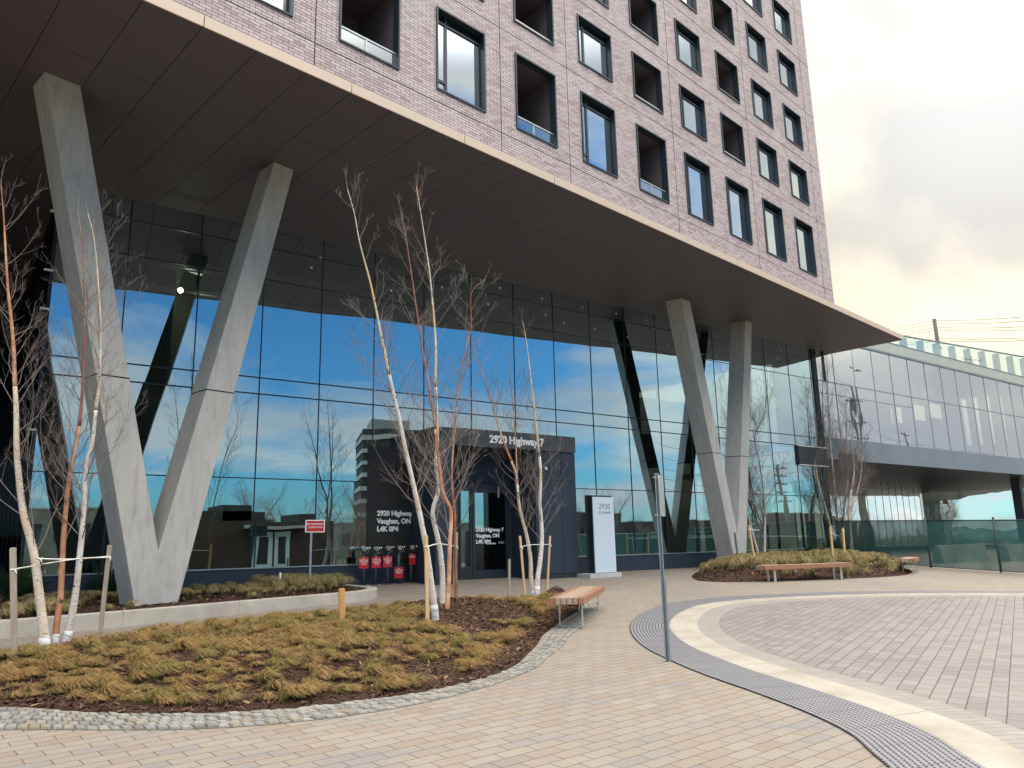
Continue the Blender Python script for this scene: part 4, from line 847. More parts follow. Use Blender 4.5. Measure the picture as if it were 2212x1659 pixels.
mb = MB(); mb.box((x0+.04, yb+.035, .125), (x1-.06, yb+.30, zt+.02)); mb.box((x0-.0, yb+.26, .125), (x1-.03, yb+.36, zt+.07)); mb.box((x0+.01, yb+.03, zt+.018), (x1-.03, yb+.3, zt+.05)); mb.build('backing_core', MT['header_metal'], mo)
text('2920', .235, 'sign_number', MT['letter_dark'], fp, facing(((x0+x1)/2+.04, yb-.004, zt-.36)), .001, -.003, 'CENTER')
text('CG TOWER', .098, 'sign_name', MT['letter_dark'], fp, facing(((x0+x1)/2+.04, yb-.004, zt-.50)), .001, .0, 'CENTER')

# fire department connection sign in the planter
ps = onY(*((670, 1238)), 17.3); s0 = onY(659.5, 1123, 17.3); s1 = onY(701, 1150, 17.3)
e = empty('fire_sign', (ps.x, 17.3, pbz(ps.x, 17.3)), 0, 'small red and white FIRE DEPARTMENT CONNECTION sign on a post in the planter', 'sign'); zo = pbz(ps.x, 17.3)
mb = MB(); mb.box((-.022, 0, -.05), (.022, .03, s0.z-zo-.03)); mb.build('post', MT['galvanised'], e)
tl = Matrix.Rotation(R(-1.5), 4, 'Y'); cx0, cx1, cz0, cz1 = s0.x-ps.x, s1.x-ps.x, s1.z-zo, s0.z-zo
mb = MB(); mb.box((cx0, -.012, cz0), (cx1, -.002, cz1)); pl_ = mb.build('sign_plate', MT['letter_white'], e, .006)
mb = MB(); mb.box((cx0+.025, -.014, cz0+.022), (cx1-.025, -.011, cz1-.022)); mb.build('red_field', MT['sign_red'], pl_)
text('FIRE DEPARTMENT\nCONNECTION', .052, 'sign_text', MT['letter_white'], pl_, facing(((cx0+cx1)/2, -.0155, (cz0+cz1)/2+.028)), .001, .0006, 'CENTER', 1.35)
hb = G(605, 1262); q = onY(605, 1252, 17.2)
e = empty('hose_bib', (q.x, 17.2, q.z), 0, 'small white stand pipe with black handle at the planter edge', 'tap'); mb = MB(); mb.cyl((0, 0, -.05), (0, 0, .15), .022, 10); mb.build('pipe', MT['white_paint'], e); mb = MB(); mb.bar((-.02, 0, .17), (.12, -.02, .20), .03, .02); mb.bar((0, 0, .14), (0, 0, .18), .03, .03); mb.build('handle', MT['black'], e)

# no-parking style post, seen from its back edge
P0 = G(1442, 1430); pp_ = empty('sign_post', tuple(P0), 0, 'galvanised street sign post seen edge on, standing beside the round drain grating', 'sign post')
dist = math.hypot(P0.x, P0.y); rt_ = ray(1419.5, 1022); ht = rt_.z/math.hypot(rt_.x, rt_.y)*dist - P0.z
vd = Vector((P0.x, P0.y, 0)).normalized(); sdv = Vector((vd.y, -vd.x, 0)); ln_ = math.atan2(vd.y, vd.x)
mb = MB()
def ubar(mb, z0, z1_, wd=.046, off=Vector((0, 0, 0))):
    a = sdv*wd/2; f = vd*.028
    mb.hexa([tuple(off-a+Vector((0,0,z0))), tuple(off+a+Vector((0,0,z0))), tuple(off+a+vd*.004+Vector((0,0,z0))), tuple(off-a+vd*.004+Vector((0,0,z0)))]+[tuple(off-a+Vector((0,0,z1_))), tuple(off+a+Vector((0,0,z1_))), tuple(off+a+vd*.004+Vector((0,0,z1_))), tuple(off-a+vd*.004+Vector((0,0,z1_)))])
    for s_ in (-1, 1):
        c = off+a*s_*.72
        mb.hexa([tuple(c-sdv*.003-f+Vector((0,0,z0))), tuple(c+sdv*.003-f+Vector((0,0,z0))), tuple(c+sdv*.003+Vector((0,0,z0))), tuple(c-sdv*.003+Vector((0,0,z0)))]+[tuple(c-sdv*.003-f+Vector((0,0,z1_))), tuple(c+sdv*.003-f+Vector((0,0,z1_))), tuple(c+sdv*.003+Vector((0,0,z1_))), tuple(c-sdv*.003+Vector((0,0,z1_)))])
ubar(mb, 0, ht); mb.bar((0, 0, 0), (0, 0, ht), .02, .02); mb.build('post', MT['galvanised'], pp_)
mb = MB(); ubar(mb, 0, .95, .05, vd*.03+sdv*.012); mb.build('stub_post', MT['galvanised'], pp_)
mb = MB()
for k in range(int(ht/.05)): mb.box((-sdv.x*.026-.002, -sdv.y*.026-.002, .03+k*.05), (-sdv.x*.026+.002, -sdv.y*.026+.002, .042+k*.05))
mb.build('punched_hole', MT['black'], pp_)
# plate: a rounded rectangle nearly along the view
pd = (vd*.97+sdv*.20).normalized(); mb = MB(); hh, ww, rr = .50, .30, .05; zc0 = ht-.02-hh/2; outl = []
for (cx2, cz2, a0) in ((ww/2-rr, hh/2-rr, 0), (-ww/2+rr, hh/2-rr, 90), (-ww/2+rr, -hh/2+rr, 180), (ww/2-rr, -hh/2+rr, 270)):
    for k in range(6): t_ = R(a0+18*k); outl.append((cx2+rr*math.cos(t_), cz2+rr*math.sin(t_)))
nrm = Vector((pd.y, -pd.x, 0))*.003; c0 = sdv*.028+pd*.10
A_ = [c0+pd*x+Vector((0, 0, zc0+z))-nrm for x, z in outl]; B_ = [c0+pd*x+Vector((0, 0, zc0+z))+nrm for x, z in outl]
mb.quad(A_[::-1]); mb.quad(B_)
for k in range(len(A_)): k2 = (k+1) % len(A_); mb.quad([A_[k], A_[k2], B_[k2], B_[k]])
mb.build('sign_plate', MT['galvanised'], pp_)
mb = MB()
for z in (ht-.05, ht-.5): mb.bar(-sdv*.045+Vector((0,0,z)), sdv*.03+Vector((0,0,z)), .016, .016)
mb.build('bolt', MT['steel_leg'], pp_)
# slender grey post in the far bed
q0 = G(1599, 1236); q0 = Vector((q0.x, q0.y, rbz(q0.x, q0.y))); q0 = onY(1599, 1234, 16.9); q1 = onY(1587, 1150, 16.9)
mb = MB(); mb.bar((0, 0, -.1), q1-q0, .07, .04); o = mb.build('grey_post', MT['galvanised'], None); o.location = q0; tag(o, 'thin blue grey metal post leaning in front of the far concrete V column', 'post')

# ------------------------------------------------------------------ benches
def bench(loc, ang, length, width, top, lab, lx, ns=6, th=.095, ang2=None):
    e = empty('bench', loc, ang, lab, 'bench', 'timber slat benches on steel legs')
    sw = width/ns; random.seed(int(length*100))
    for k in range(ns):
        mb = MB(); y0 = -width/2+k*sw; mb.box((-length/2, y0+.006, top-th), (length/2, y0+sw-.006, top)); mb.build('slat', MT['slat_wood_%d' % random.choice((0, 1, 1, 2, 2, 3) if k not in (0, ns-1) else (0, 3))], e, .003)
    for s_ in (-1, 1):
        mb = MB(); x = s_*lx; wy = width/2-.09
        mb.box((x-.035, -wy-.008, 0), (x+.035, -wy+.008, top-th)); mb.box((x-.035, wy-.008, 0), (x+.035, wy+.008, top-th)); mb.box((x-.035, -wy, -.002), (x+.035, wy, .010)); mb.box((x-.03, -wy, top-th-.012), (x+.03, wy, top-th-.002)); mb.build('leg', MT['steel_leg'], e)
    return e
c7 = zc(1960, 2170, 5.53); zt_ = gz(10.3)+.455
q = [onZ(*c7(x, y), zt_) for x, y in ((548, 398), (1270, 396), (1697, 160), (1132, 156))]
cen = sum(q, Vector())/4; dl = ((q[2]-q[1])+(q[3]-q[0]))/2; dw = ((q[1]-q[0])+(q[2]-q[3]))/2
ang = math.atan2(dl.y, dl.x); wdt = abs(dw.cross(dl.normalized()).z)
BINFO = (tuple(round(v, 2) for v in cen), dl.length, wdt, math.degrees(ang)); print('BENCH', BINFO)
bench((cen.x, cen.y, gz(cen.y)+.01), ang, dl.length, wdt, zt_-gz(cen.y)-.01, 'near wooden slat bench beside the central bed and its cobble strip', dl.length/2-.40)
b2 = [onZ(1632, 1222, gz(12.9)+.44), onZ(1838, 1217, gz(12.9)+.44)]
bench(((18.46+20.75)/2, (13.38+12.75)/2+.05, gz(13.1)), math.atan2(12.77-13.39, 20.75-18.46), 3.05, .46, .455, 'long wooden bench in front of the far mulch bed', 1.15, 5, .11)
bench((25.6, 13.25, gz(13.2)), R(24), 2.3, .5, .46, 'small distant wooden bench seen end on near the green mesh fence', .75, 5, .11)

# ------------------------------------------------------------------ birches
def G_on(x, y, zf):
    r = ray(x, y); p = G(x, y)
    for _ in range(12): z = zf(p.x, p.y); p = r*(z/r.z) if abs(r.z) > 1e-6 else p
    return p
def branchy(tw_mb, base, dirv, length, r0, depth, seed_r, updraft=0.55):
    n = 6 if depth == 0 else 4
    pts = [base]; d = dirv.normalized(); seg = length/n; rr = [r0]
    for i in range(n):
        d = (d + Vector((random.gauss(0, .12), random.gauss(0, .12), updraft*.30+random.gauss(0, .06)))).normalized()
        pts.append(pts[-1]+d*seg); rr.append(max(.0013, r0*(1-(i+1)/n*.85)))
    tw_mb.tube(pts, rr, 4 if depth == 0 else 3, False, uvx=(seed_r,))
    if depth < 2:
        k = int(length*(6.5 if depth == 0 else 8))+1
        for _ in range(min(k, 11)):
            t = random.uniform(.25, .97)*n; i = int(t); p = pts[i].lerp(pts[min(i+1, n)], t-i); dd = (pts[min(i+1, n)]-pts[i]).normalized()
            a = dd.cross(Vector((random.gauss(0, 1), random.gauss(0, 1), random.gauss(0, 1)))).normalized()
            nd = (dd*math.cos(R(42))+a*math.sin(R(42)))
            branchy(tw_mb, p, nd, length*random.uniform(.28, .5)*(1-.3*t/n), max(.0022, rr[i]*.55), depth+1, seed_r, updraft)
def birch(name, stems, label, group, seed, bl=1.0, dens=9.0, zlow=1.2, wrap=True, spread=46):
    """stems: list of (points3d, r_base, r_top, bark)"""
    random.seed(seed); b0 = stems[0][0][0]
    e = empty(name, tuple(b0), 0, label, 'tree', group); cr_mb = MB()
    inv = -Vector(b0)
    for si, (pts, ra, rb_, bk) in enumerate(stems):
        P_ = [Vector(p)+inv for p in pts]; P_ = spline(P_, 4); n = len(P_)
        ln = [0]
        for i in range(1, n): ln.append(ln[-1]+(P_[i]-P_[i-1]).length)
        rad = [max(rb_, ra*(1-(l/ln[-1])**.85)+rb_*(l/ln[-1])**.85) for l in ln]
        rad = [r_*(1+.05*mnoise.noise(Vector((l*3, si*7+seed, 0)))) for r_, l in zip(rad, ln)]
        kk = max(2, int(n*.62)); bk2 = {'birch_white': 'birch_cream', 'birch_cream': 'birch_orange', 'birch_orange': 'birch_red', 'birch_red': 'birch_red'}[bk]
        mb = MB(); mb.tube(P_[:kk], rad[:kk], 10); st = mb.build('trunk', MT[bk], e)
        mb = MB(); mb.tube(P_[kk-1:], rad[kk-1:], 7); mb.build('upper_stem', MT[bk2 if bk != 'birch_white' or random.random() < .6 else 'birch_cream'], st)
        if wrap and si < 3:
            mb = MB(); z0 = 0; q = [p for p in P_ if (p-P_[0]).length < .24]; 
            if len(q) > 1: mb.tube(q, [rad[0]*1.06]*len(q), 12); mb.build('trunk_wrap', MT['trunk_wrap'], st)
        L_ = ln[-1]; nb = int(L_*dens)
        for _ in range(nb):
            s_ = random.uniform(max(.16, zlow/L_), .985)*L_; i = max(j for j in range(n) if ln[j] <= s_); i = min(i, n-2); t = (s_-ln[i])/max(1e-6, ln[i+1]-ln[i]); p = P_[i].lerp(P_[i+1], t); d = (P_[i+1]-P_[i]).normalized()
            az_ = random.uniform(0, 6.283); a = d.cross(Vector((math.cos(az_), math.sin(az_), .2))).normalized(); an = R(random.gauss(spread, 9)); nd = d*math.cos(an)+a*math.sin(an)
            rem = (L_-s_)/L_; le = bl*(.52+1.0*rem**.7)*random.uniform(.55, 1.1)
            branchy(cr_mb, p, nd, le, min(rad[i]*.45, .0036+.006*rem), 0, random.random()*.8)
        branchy(cr_mb, P_[-1], P_[-1]-P_[-2], .45*bl, rb_, 0, .5)
    cr_mb.build('twigs', MT['twig'], e)
    return e
def pxstem(poly, Y0, dY):
    out = []; n = len(poly)
    for i, (x, y) in enumerate(poly): out.append(onY(x, y, Y0 + dY*i/(n-1)))
    return out
def sc3(l, f): return [f(*p) for p in l]
z0a = zc(0, 500, 2.074); z5c = zc(2400, 1500, 2.2117); z12 = zc(1200, 650, 1.1536); z29 = zc(2900, 1900, 4.608)
b1 = G_on(98, 1405, bedz); b2_ = G_on(118, 1400, bedz); b3 = G_on(140, 1399, bedz); print('TREE1', b1, b2_, b3)
A = [(98,1405)]+sc3([(275,700),(250,500),(225,300),(190,150),(150,0)], z7)+sc3([(110,1300),(105,1000),(95,800),(88,600),(72,400),(50,200)], z4)+[(8,470),(2,400)]
B = [(118,1402)]+sc3([(365,750),(390,560),(400,400),(410,200),(425,0)], z7)+sc3([(450,1430),(490,1250),(520,1050),(538,800),(548,500),(545,250)], z4)+[(178,530),(168,455)]
Cc_ = [(139,1400)]+sc3([(440,800),(470,650),(500,450),(520,250),(545,0)], z7)+sc3([(548,1500),(560,1350),(600,1200),(620,1000),(640,850),(648,700),(650,430),(638,200)], z4)+[(204,520),(190,462)]
birch('birch_tree', [(pxstem(A, b1.y, .5), .064, .006, 'birch_cream'), (pxstem(B, b2_.y, .3), .045, .005, 'birch_orange'), (pxstem(Cc_, b3.y, -.2), .050, .005, 'birch_white')], 'bare three stemmed birch clump at the left edge before the near V column', 'bare white birch clumps', 3, 1.05, 5.4)
a1, a2, a3 = G_on(937, 1343, bedz), G_on(955, 1338, bedz), G_on(966, 1345, bedz); print('TREE2', a1, a2, a3)
A = [(941,1343)]+sc3([(600,600),(580,450),(560,300),(535,150),(505,0)], z8)+sc3([(455,1430),(415,1250),(375,1050),(340,900),(300,720),(255,500),(222,330),(182,150)], z5)+sc3([(172,300),(150,180),(120,72)], z12)
B = [(955,1338)]+sc3([(655,550),(655,400),(640,250),(620,150),(592,0)], z8)+sc3([(632,1500),(612,1350),(622,1200),(617,1000),(610,800),(612,600),(600,400),(582,200)], z5)+sc3([(470,400),(448,250),(418,62)], z12)
Cc_ = [(965,1345)]+sc3([(690,550),(698,400),(703,200),(710,0)], z8)+sc3([(660,1540),(640,1400),(622,1250),(605,1080),(575,900),(545,720),(515,540)], z5)+sc3([(380,330),(352,180)], z12)
D_ = [(986,1325)]+sc3([(738,200),(735,0)], z8)+sc3([(722,1550),(716,1400),(724,1250),(735,1100),(760,850),(800,620),(840,470)], z5)+sc3([(655,520),(700,470)], z12)
birch('birch_tree', [(pxstem(A, a1.y, -.1), .052, .005, 'birch_white'), (pxstem(B, a2.y, .3), .052, .005, 'birch_white'), (pxstem(Cc_, a3.y, .5), .042, .005, 'birch_orange'), (pxstem(D_, a2.y+.45, .5), .032, .004, 'birch_red')], 'tallest bare birch clump, growing from the middle of the central bed before the entrance', 'bare white birch clumps', 8, 1.0, 5.2)
c1, c2 = G_on(1155, 1290, bedz), G_on(1160, 1291, bedz); print('TREE3', c1)
A = [(1154,1291)]+sc3([(1230,450),(1225,300),(1200,150),(1160,0)], z8)+sc3([(1140,1500),(1128,1400),(1070,1250),(1010,1080),(960,900),(900,720),(850,560)], z5)
B = [(1160,1291)]+sc3([(1270,450),(1290,300),(1300,150),(1290,0)], z8)+sc3([(1285,1600),(1292,1400),(1272,1200),(1250,1000),(1228,800),(1205,600),(1180,440)], z5)
Cc_ = sc3([(1146,1535),(1140,1450),(1132,1250),(1115,1000),(1090,760),(1060,600)], z5)
birch('birch_tree', [(pxstem(A, c1.y, .3), .056, .004, 'birch_cream'), (pxstem(B, c2.y, .2), .062, .005, 'birch_white'), (pxstem(Cc_, c1.y+.05, .4), .024, .003, 'birch_orange')], 'bare two stemmed birch clump growing at the bed end behind the near bench', 'bare white birch clumps', 14, .95, 5.4)
d1 = G_on(1643, 1219, rbz); print('TREE4', d1); Yt = d1.y
A = [z5c(1000,1360)]+sc3([(930,1100),(880,900),(830,650),(790,400),(745,130)], z5c)+[z6(250,900), z6(240,780)]
B = [z5c(1018,1364)]+sc3([(1028,1100),(1000,1000),(940,850),(870,690),(815,450),(780,280)], z5c)+[z6(360,1000), z6(380,880)]
Cc_ = [z5c(1030,1362)]+sc3([(1035,1000),(1035,900),(1018,700),(988,500),(950,300)], z5c)+[z6(520,1050), z6(540,950), z6(550, 800)]
birch('birch_tree', [(pxstem(A, Yt, .3), .068, .006, 'birch_white'), (pxstem(B, Yt, 0), .055, .006, 'birch_white'), (pxstem(Cc_, Yt-.1, -.2), .058, .006, 'birch_white')], 'bare birch clump growing in the far bed right beside the far concrete V column', 'bare white birch clumps', 19, 1.35, 11)
e1 = G_on(1806, 1211, rbz); print('TREE5', e1); Yt = e1.y
A = [z29(1130,970)]+sc3([(1100,800),(1060,600),(1010,400),(960,250),(895,0)], z29)+sc3([(880,1480),(845,1260),(820,1000),(800,850)], z6)
B = [z29(1160,975)]+sc3([(1160,650),(1140,400),(1110,200),(1080,0)], z29)+sc3([(985,1500),(965,1300),(950,1100),(942,900),(935,700)], z6)
Cc_ = [z29(1240,960)]+sc3([(1235,750),(1212,450),(1225,0)], z29)+sc3([(1070,1450),(1058,1250),(1060,1050),(1045,880)], z6)
birch('birch_tree', [(pxstem(A, Yt, .2), .07, .006, 'birch_white'), (pxstem(B, Yt, .1), .07, .006, 'birch_white'), (pxstem(Cc_, Yt, -.2), .060, .006, 'birch_cream')], 'bare birch clump farthest to the right, in the far bed before the green mesh fence', 'bare white birch clumps', 25, 1.35, 11)
A = [z29(1320,890), z29(1335,600), z29(1325,350), z29(1305,0)]+sc3([(1110,1400),(1100,1200),(1110,1000)], z6)
B = [z29(1385,880), z29(1355,600), z29(1340,400), z29(1345,100)]+sc3([(1150,1450),(1165,1250),(1180,1100)], z6)
birch('birch_tree', [(pxstem(A, 18.3, .2), .08, .006, 'birch_white'), (pxstem(B, 18.3, .1), .055, .006, 'birch_white')], 'paler slim birch clump half hidden behind the one before the green fence', 'bare white birch clumps', 29, 1.1, 8.0, wrap=False)

# stakes and ties
def stake(p0, p1, m, label, wd=.045, group='timber tree stakes'):
    p0, p1 = Vector(p0), Vector(p1); mb = MB(); mb.bar((0, 0, -.15), p1-p0, wd, wd, (.3, 1, 0)); mb.bar(p1-p0, p1-p0+(p1-p0).normalized()*.006, wd*.7, wd*.7, (.3, 1, 0)); o = mb.build('tree_stake', MT[m], None, .003); o.location = p0
    return tag(o, label, 'stake', group)
def stk(bx, by, tx, ty, zf, m, label, wd=.045, dY=0):
    p = G_on(bx, by, zf); q = onY(tx, ty, p.y+dY); stake(p, q, m, label, wd); return p, q
def knot_tie(pts, label, r_=.009):
    mb = MB(); mb.tube(spline([Vector(p) for p in pts], 4), r_, 6)
    for c in (pts[0], pts[-1]):
        c = Vector(c); mb.tube([c+Vector((math.cos(k*.9)*.032, math.sin(k*.9)*.032, random.uniform(-.012, .012))) for k in range(9)], r_*1.05, 5)
        mb.tube([c+Vector((.01, -.03, 0)), c+Vector((.03, -.04, -.05))], r_*.8, 5)
    o = mb.build('tree_tie', MT['tie_white']); return tag(o, label, 'strap', 'white straps between stake and stem')
def onst(s_, y):     # point of a stake at image height y
    p, q = s_; lo, hi = 0.0, 1.0
    for _ in range(20):
        t = (lo+hi)/2; v = p.lerp(q, t); k = F/(v.dot(cF)); yy = 829.5-k*v.dot(cU)
        if yy > y: lo = t
        else: hi = t
    return p.lerp(q, lo)
s1 = stk(35, 1426, 28, 1184, bedz, 'grey_stake', 'weathered grey stake at the left edge, left of the leftmost birch', .055)
s2 = stk(214, 1386, 237, 1178, bedz, 'grey_stake', 'weathered grey stake leaning right, before the near V column', .055)
random.seed(1)
knot_tie([onst(s1, 1230), onY(75, 1222, b1.y-.08), onY(140, 1211, 11.9), onY(180, 1206, 12.0), onst(s2, 1204)], 'long white strap from the left edge stake round the leftmost birch, lower one')
knot_tie([onY(85, 1207, b1.y-.07), onY(160, 1208, 12.0), onst(s2, 1202)], 'short upper white strap from the leftmost birch to the leaning grey stake')
s3 = stk(924, 1352, 920, 1157, bedz, 'stake_wood', 'yellow timber stake just left of the middle birch clump', .05)
s4 = stk(980, 1327, 985, 1150, bedz, 'stake_wood', 'yellow timber stake just right of the middle birch clump', .055)
knot_tie([onst(s3, 1182), onY(947, 1175, a2.y-.08), onst(s4, 1180)], 'white strap holding the middle birch clump between its two stakes')
s5 = stk(1136, 1297, 1123, 1158, bedz, 'stake_wood', 'yellow timber stake left of the birch behind the near bench', .045)
s6 = stk(1180, 1284, 1188, 1158, bedz, 'stake_wood', 'yellow timber stake right of the birch behind the near bench', .045)
knot_tie([onst(s5, 1182), onY(1145, 1177, c1.y-.08), onst(s6, 1176)], 'white strap holding the birch behind the near bench')
stk(1099.5, 1305, 1100, 1208, bedz, 'grey_stake', 'lone short pale stake at the back of the central bed', .045)
s = stk(740, 1340, 738, 1272, bedz, 'bright_stake', 'lone short bright orange stake behind the central bed', .085)
d_ = lambda x, y: zc(2500, 1700, 2.212)(x, y)
s7 = stk(*d_(740, 935), *d_(680, 600), rbz, 'stake_wood', 'timber stake left of the birch by the far V column', .06)
s8 = stk(*d_(858, 905), *d_(835, 595), rbz, 'stake_wood', 'timber stake right of the birch by the far V column', .06)
knot_tie([onst(s7, 1143), onY(1640, 1145, d1.y), onst(s8, 1139)], 'white strap on the birch by the far V column', .014)
s9 = stk(*d_(1385, 915), *d_(1355, 608), rbz, 'stake_wood', 'timber stake left of the birch before the green fence', .06)
s10 = stk(*d_(1480, 905), *d_(1460, 620), rbz, 'stake_wood', 'timber stake right of the birch before the green fence', .06)
knot_tie([onst(s9, 1151), onY(1812, 1158, e1.y), onst(s10, 1146)], 'white strap on the birch before the green fence', .014)

# ------------------------------------------------------------------ green mesh fence
fn = empty('mesh_fence', (28.5, 14.0, gz(14)), 0, 'green mesh construction fence closing off the right end of the plaza', 'fence'); FNI = Matrix.Translation((28.5, 14.0, gz(14))).inverted()
fp_ = [(31.05, 19.05), (28.51, 14.0), (27.69, 11.4), (26.2, 6.5)]
FH = 1.66
for i, p in enumerate(fp_):
    mb = MB(); mb.cyl((p[0], p[1], gz(p[1])-.02), (p[0]-.02, p[1], gz(p[1])+FH+.06), .035, 10); mb.sphere((p[0]-.02, p[1], gz(p[1])+FH+.07), .04, 8, 5); part(mb, 'post', 'pipe_paint', fn, FNI)
mb = MB()
for i in range(len(fp_)-1):
    a, b = Vector((*fp_[i], 0)), Vector((*fp_[i+1], 0))
    for k in range(8):
        p, q = a.lerp(b, k/8), a.lerp(b, (k+1)/8); w0, w1 = .03*math.sin(k*1.7), .03*math.sin((k+1)*1.7)
        if k == 7: w1 = 0
        if k == 0: w0 = 0
        nn = Vector((b.y-a.y, a.x-b.x, 0)).normalized()
        mb.quad([p+nn*w0+Vector((0,0,gz(p.y)+.04)), q+nn*w1+Vector((0,0,gz(q.y)+.04)), q+nn*w1*.3+Vector((0,0,gz(q.y)+FH)), p+nn*w0*.3+Vector((0,0,gz(p.y)+FH))], smooth=True)
part(mb, 'mesh_screen', 'mesh_screen', fn, FNI)
mb = MB()
for i in range(len(fp_)-1):
    a, b = fp_[i], fp_[i+1]
    mb.cyl((a[0], a[1], gz(a[1])+FH), (b[0], b[1], gz(b[1])+FH), .02, 8); mb.cyl((a[0], a[1], gz(a[1])+.05), (b[0], b[1], gz(b[1])+.05), .015, 8)
part(mb, 'rail', 'pipe_paint', fn, FNI)
for (x, y, lab) in ((33.5, 15.2, 'pale concrete road barrier seen through the green fence, nearer the lobby'), (37.0, 14.2, 'pale concrete road barrier seen through the green fence, farther right')):
    mb = MB(); mb.hexa([(-1.6,-.3,0),(1.6,-.3,0),(1.6,.3,0),(-1.6,.3,0),(-1.6,-.09,.8),(1.6,-.09,.8),(1.6,.09,.8),(-1.6,.09,.8)]); o = mb.build('road_barrier', MT['interior_concrete'], None, .02); o.location = (x, y, gz(y)-.1); o.rotation_euler = (0, 0, R(-6)); tag(o, lab, 'barrier', 'concrete barriers behind the fence')

# ------------------------------------------------------------------ glass wing on the right
wg = empty('glass_wing', (32, GY, gz(GY)), 0, 'long glass wing right of the tower with grey band and open roof screen', 'building'); WGI = Matrix.Translation((32, GY, gz(GY))).inverted()
def wpart(mb, name, m, bevel=0): return part(mb, name, m, wg, WGI, bevel)
W0, W1 = 31.25, 66.0
wx = [32.6, 34.3, 36.03, 37.75, 39.5, 41.25, 43.0, 44.7, 46.45, 48.2, 49.95, 51.7, 53.4, 55.1, 56.9, 58.6, 60.3, 62.0, 64.0]
random.seed(8); X_ = [W0]+wx+[W1]
for i in range(len(X_)-1):
    mb = MB()
    for (z0, z1_) in ((4.37, 6.95), (6.95, 8.95)):
        t1, t2 = random.uniform(-.003, .003), random.uniform(-.004, .004); mb.quad([(X_[i], GY+t1, z0), (X_[i+1], GY-t1, z0), (X_[i+1], GY-t1+t2, z1_), (X_[i], GY+t1+t2, z1_)])
    wpart(mb, 'glazing_bay', 'wing_glass')
    mb = MB(); mb.quad([(X_[i]+.01, GY, 9.06), (X_[i+1]-.01, GY, 9.06), (X_[i+1]-.01, GY, 9.60), (X_[i]+.01, GY, 9.60)]); wpart(mb, 'parapet_pane', 'parapet_glass')
for x in wx: mb = MB(); mb.box((x-.012, GY-.012, 4.37), (x+.012, GY+.08, 8.95)); wpart(mb, 'mullion', 'spandrel')
mb = MB(); mb.box((W0, GY-.012, 6.93), (W1, GY+.08, 6.97)); mb.box((W0, GY-.010, 6.37), (39.5, GY+.06, 6.40)); wpart(mb, 'transom', 'spandrel')
mb = MB(); mb.box((W0, GY-.05, 8.95), (W1, GY+.3, 9.05)); mb.box((W0, GY-.02, 9.60), (W1, GY+.04, 9.63)); wpart(mb, 'roof_band', 'spandrel')
k = 0
for a, b in zip([W0]+wx[::2]+[], wx[::2]+[W1]): mb = MB(); mb.box((a+.006, GY-.03, 3.40), (b-.006, GY+.1, 4.36)); wpart(mb, 'spandrel_panel', 'spandrel')
mb = MB(); mb.box((29.08, GY-.10, 3.06), (31.2, GY-.02, 3.84)); mb.box((32.2, GY-.045, 2.95), (33.7, GY-.035, 3.7)); wpart(mb, 'bare_panel', 'dark_metal')
mb = MB(); mb.box((29.06, GY-.12, 3.84), (31.2, GY-.02, 3.87)); mb.box((29.06, GY-.12, 3.03), (31.2, GY-.02, 3.06)); wpart(mb, 'panel_clip', 'sticker')
mb = MB(); mb.box((30.86, GY-.06, gz(GY)), (30.92, GY-.02, 8.35)); mb.box((31.07, GY-.06, gz(GY)), (31.12, GY-.02, 8.35)); mb.box((31.77, GY-.06, 6.95), (31.83, GY-.02, 8.35)); wpart(mb, 'corner_post', 'mullion_metal')
# recessed ground floor
mb = MB(); mb.quad([(31.2, GY-.02, 3.39), (W1, GY-.02, 3.39), (W1, 30, 3.39), (31.2, 30, 3.39)]); wpart(mb, 'wing_soffit', 'dark_metal')
ga, gb = Vector((31.1, 21.0, 0)), Vector((60, 28.9, 0)); random.seed(7)
for i in range(17):
    p, q = ga.lerp(gb, i/17), ga.lerp(gb, (i+1)/17); mb = MB(); t = Vector((0, random.uniform(-.004, .004), 0)); mb.quad([p+t+Vector((0,0,gz(p.y))), q-t+Vector((0,0,gz(q.y))), q-t+Vector((0,0,3.39)), p+t+Vector((0,0,3.39))]); wpart(mb, 'ground_floor_pane', 'lower_wing_glass')
mb = MB()
for i in range(18): p = ga.lerp(gb, i/17); mb.box((p.x-.008, p.y-.012, gz(p.y)), (p.x+.015, p.y+.05, 3.39))
wpart(mb, 'ground_floor_mullion', 'spandrel')
mb = MB(); mb.quad([(57, 28, gz(28)), (59.5, 21.4, gz(21.4)), (59.5, 21.4, 3.39), (57, 28, 3.39)]); wpart(mb, 'return_pane', 'lower_wing_glass')
mb = MB(); mb.quad([(59.5, 21.4, gz(21.4)), (80, 21.4, gz(21.4)), (80, 21.4, 3.39), (59.5, 21.4, 3.39)]); wpart(mb, 'end_pane', 'lower_wing_glass')
for (x, y) in ((54, 20.6), (58.5, 20.6)): mb = MB(); mb.box((x-.25, y-.25, gz(y)), (x+.25, y+.25, 3.39)); wpart(mb, 'wing_column', 'dark_metal')
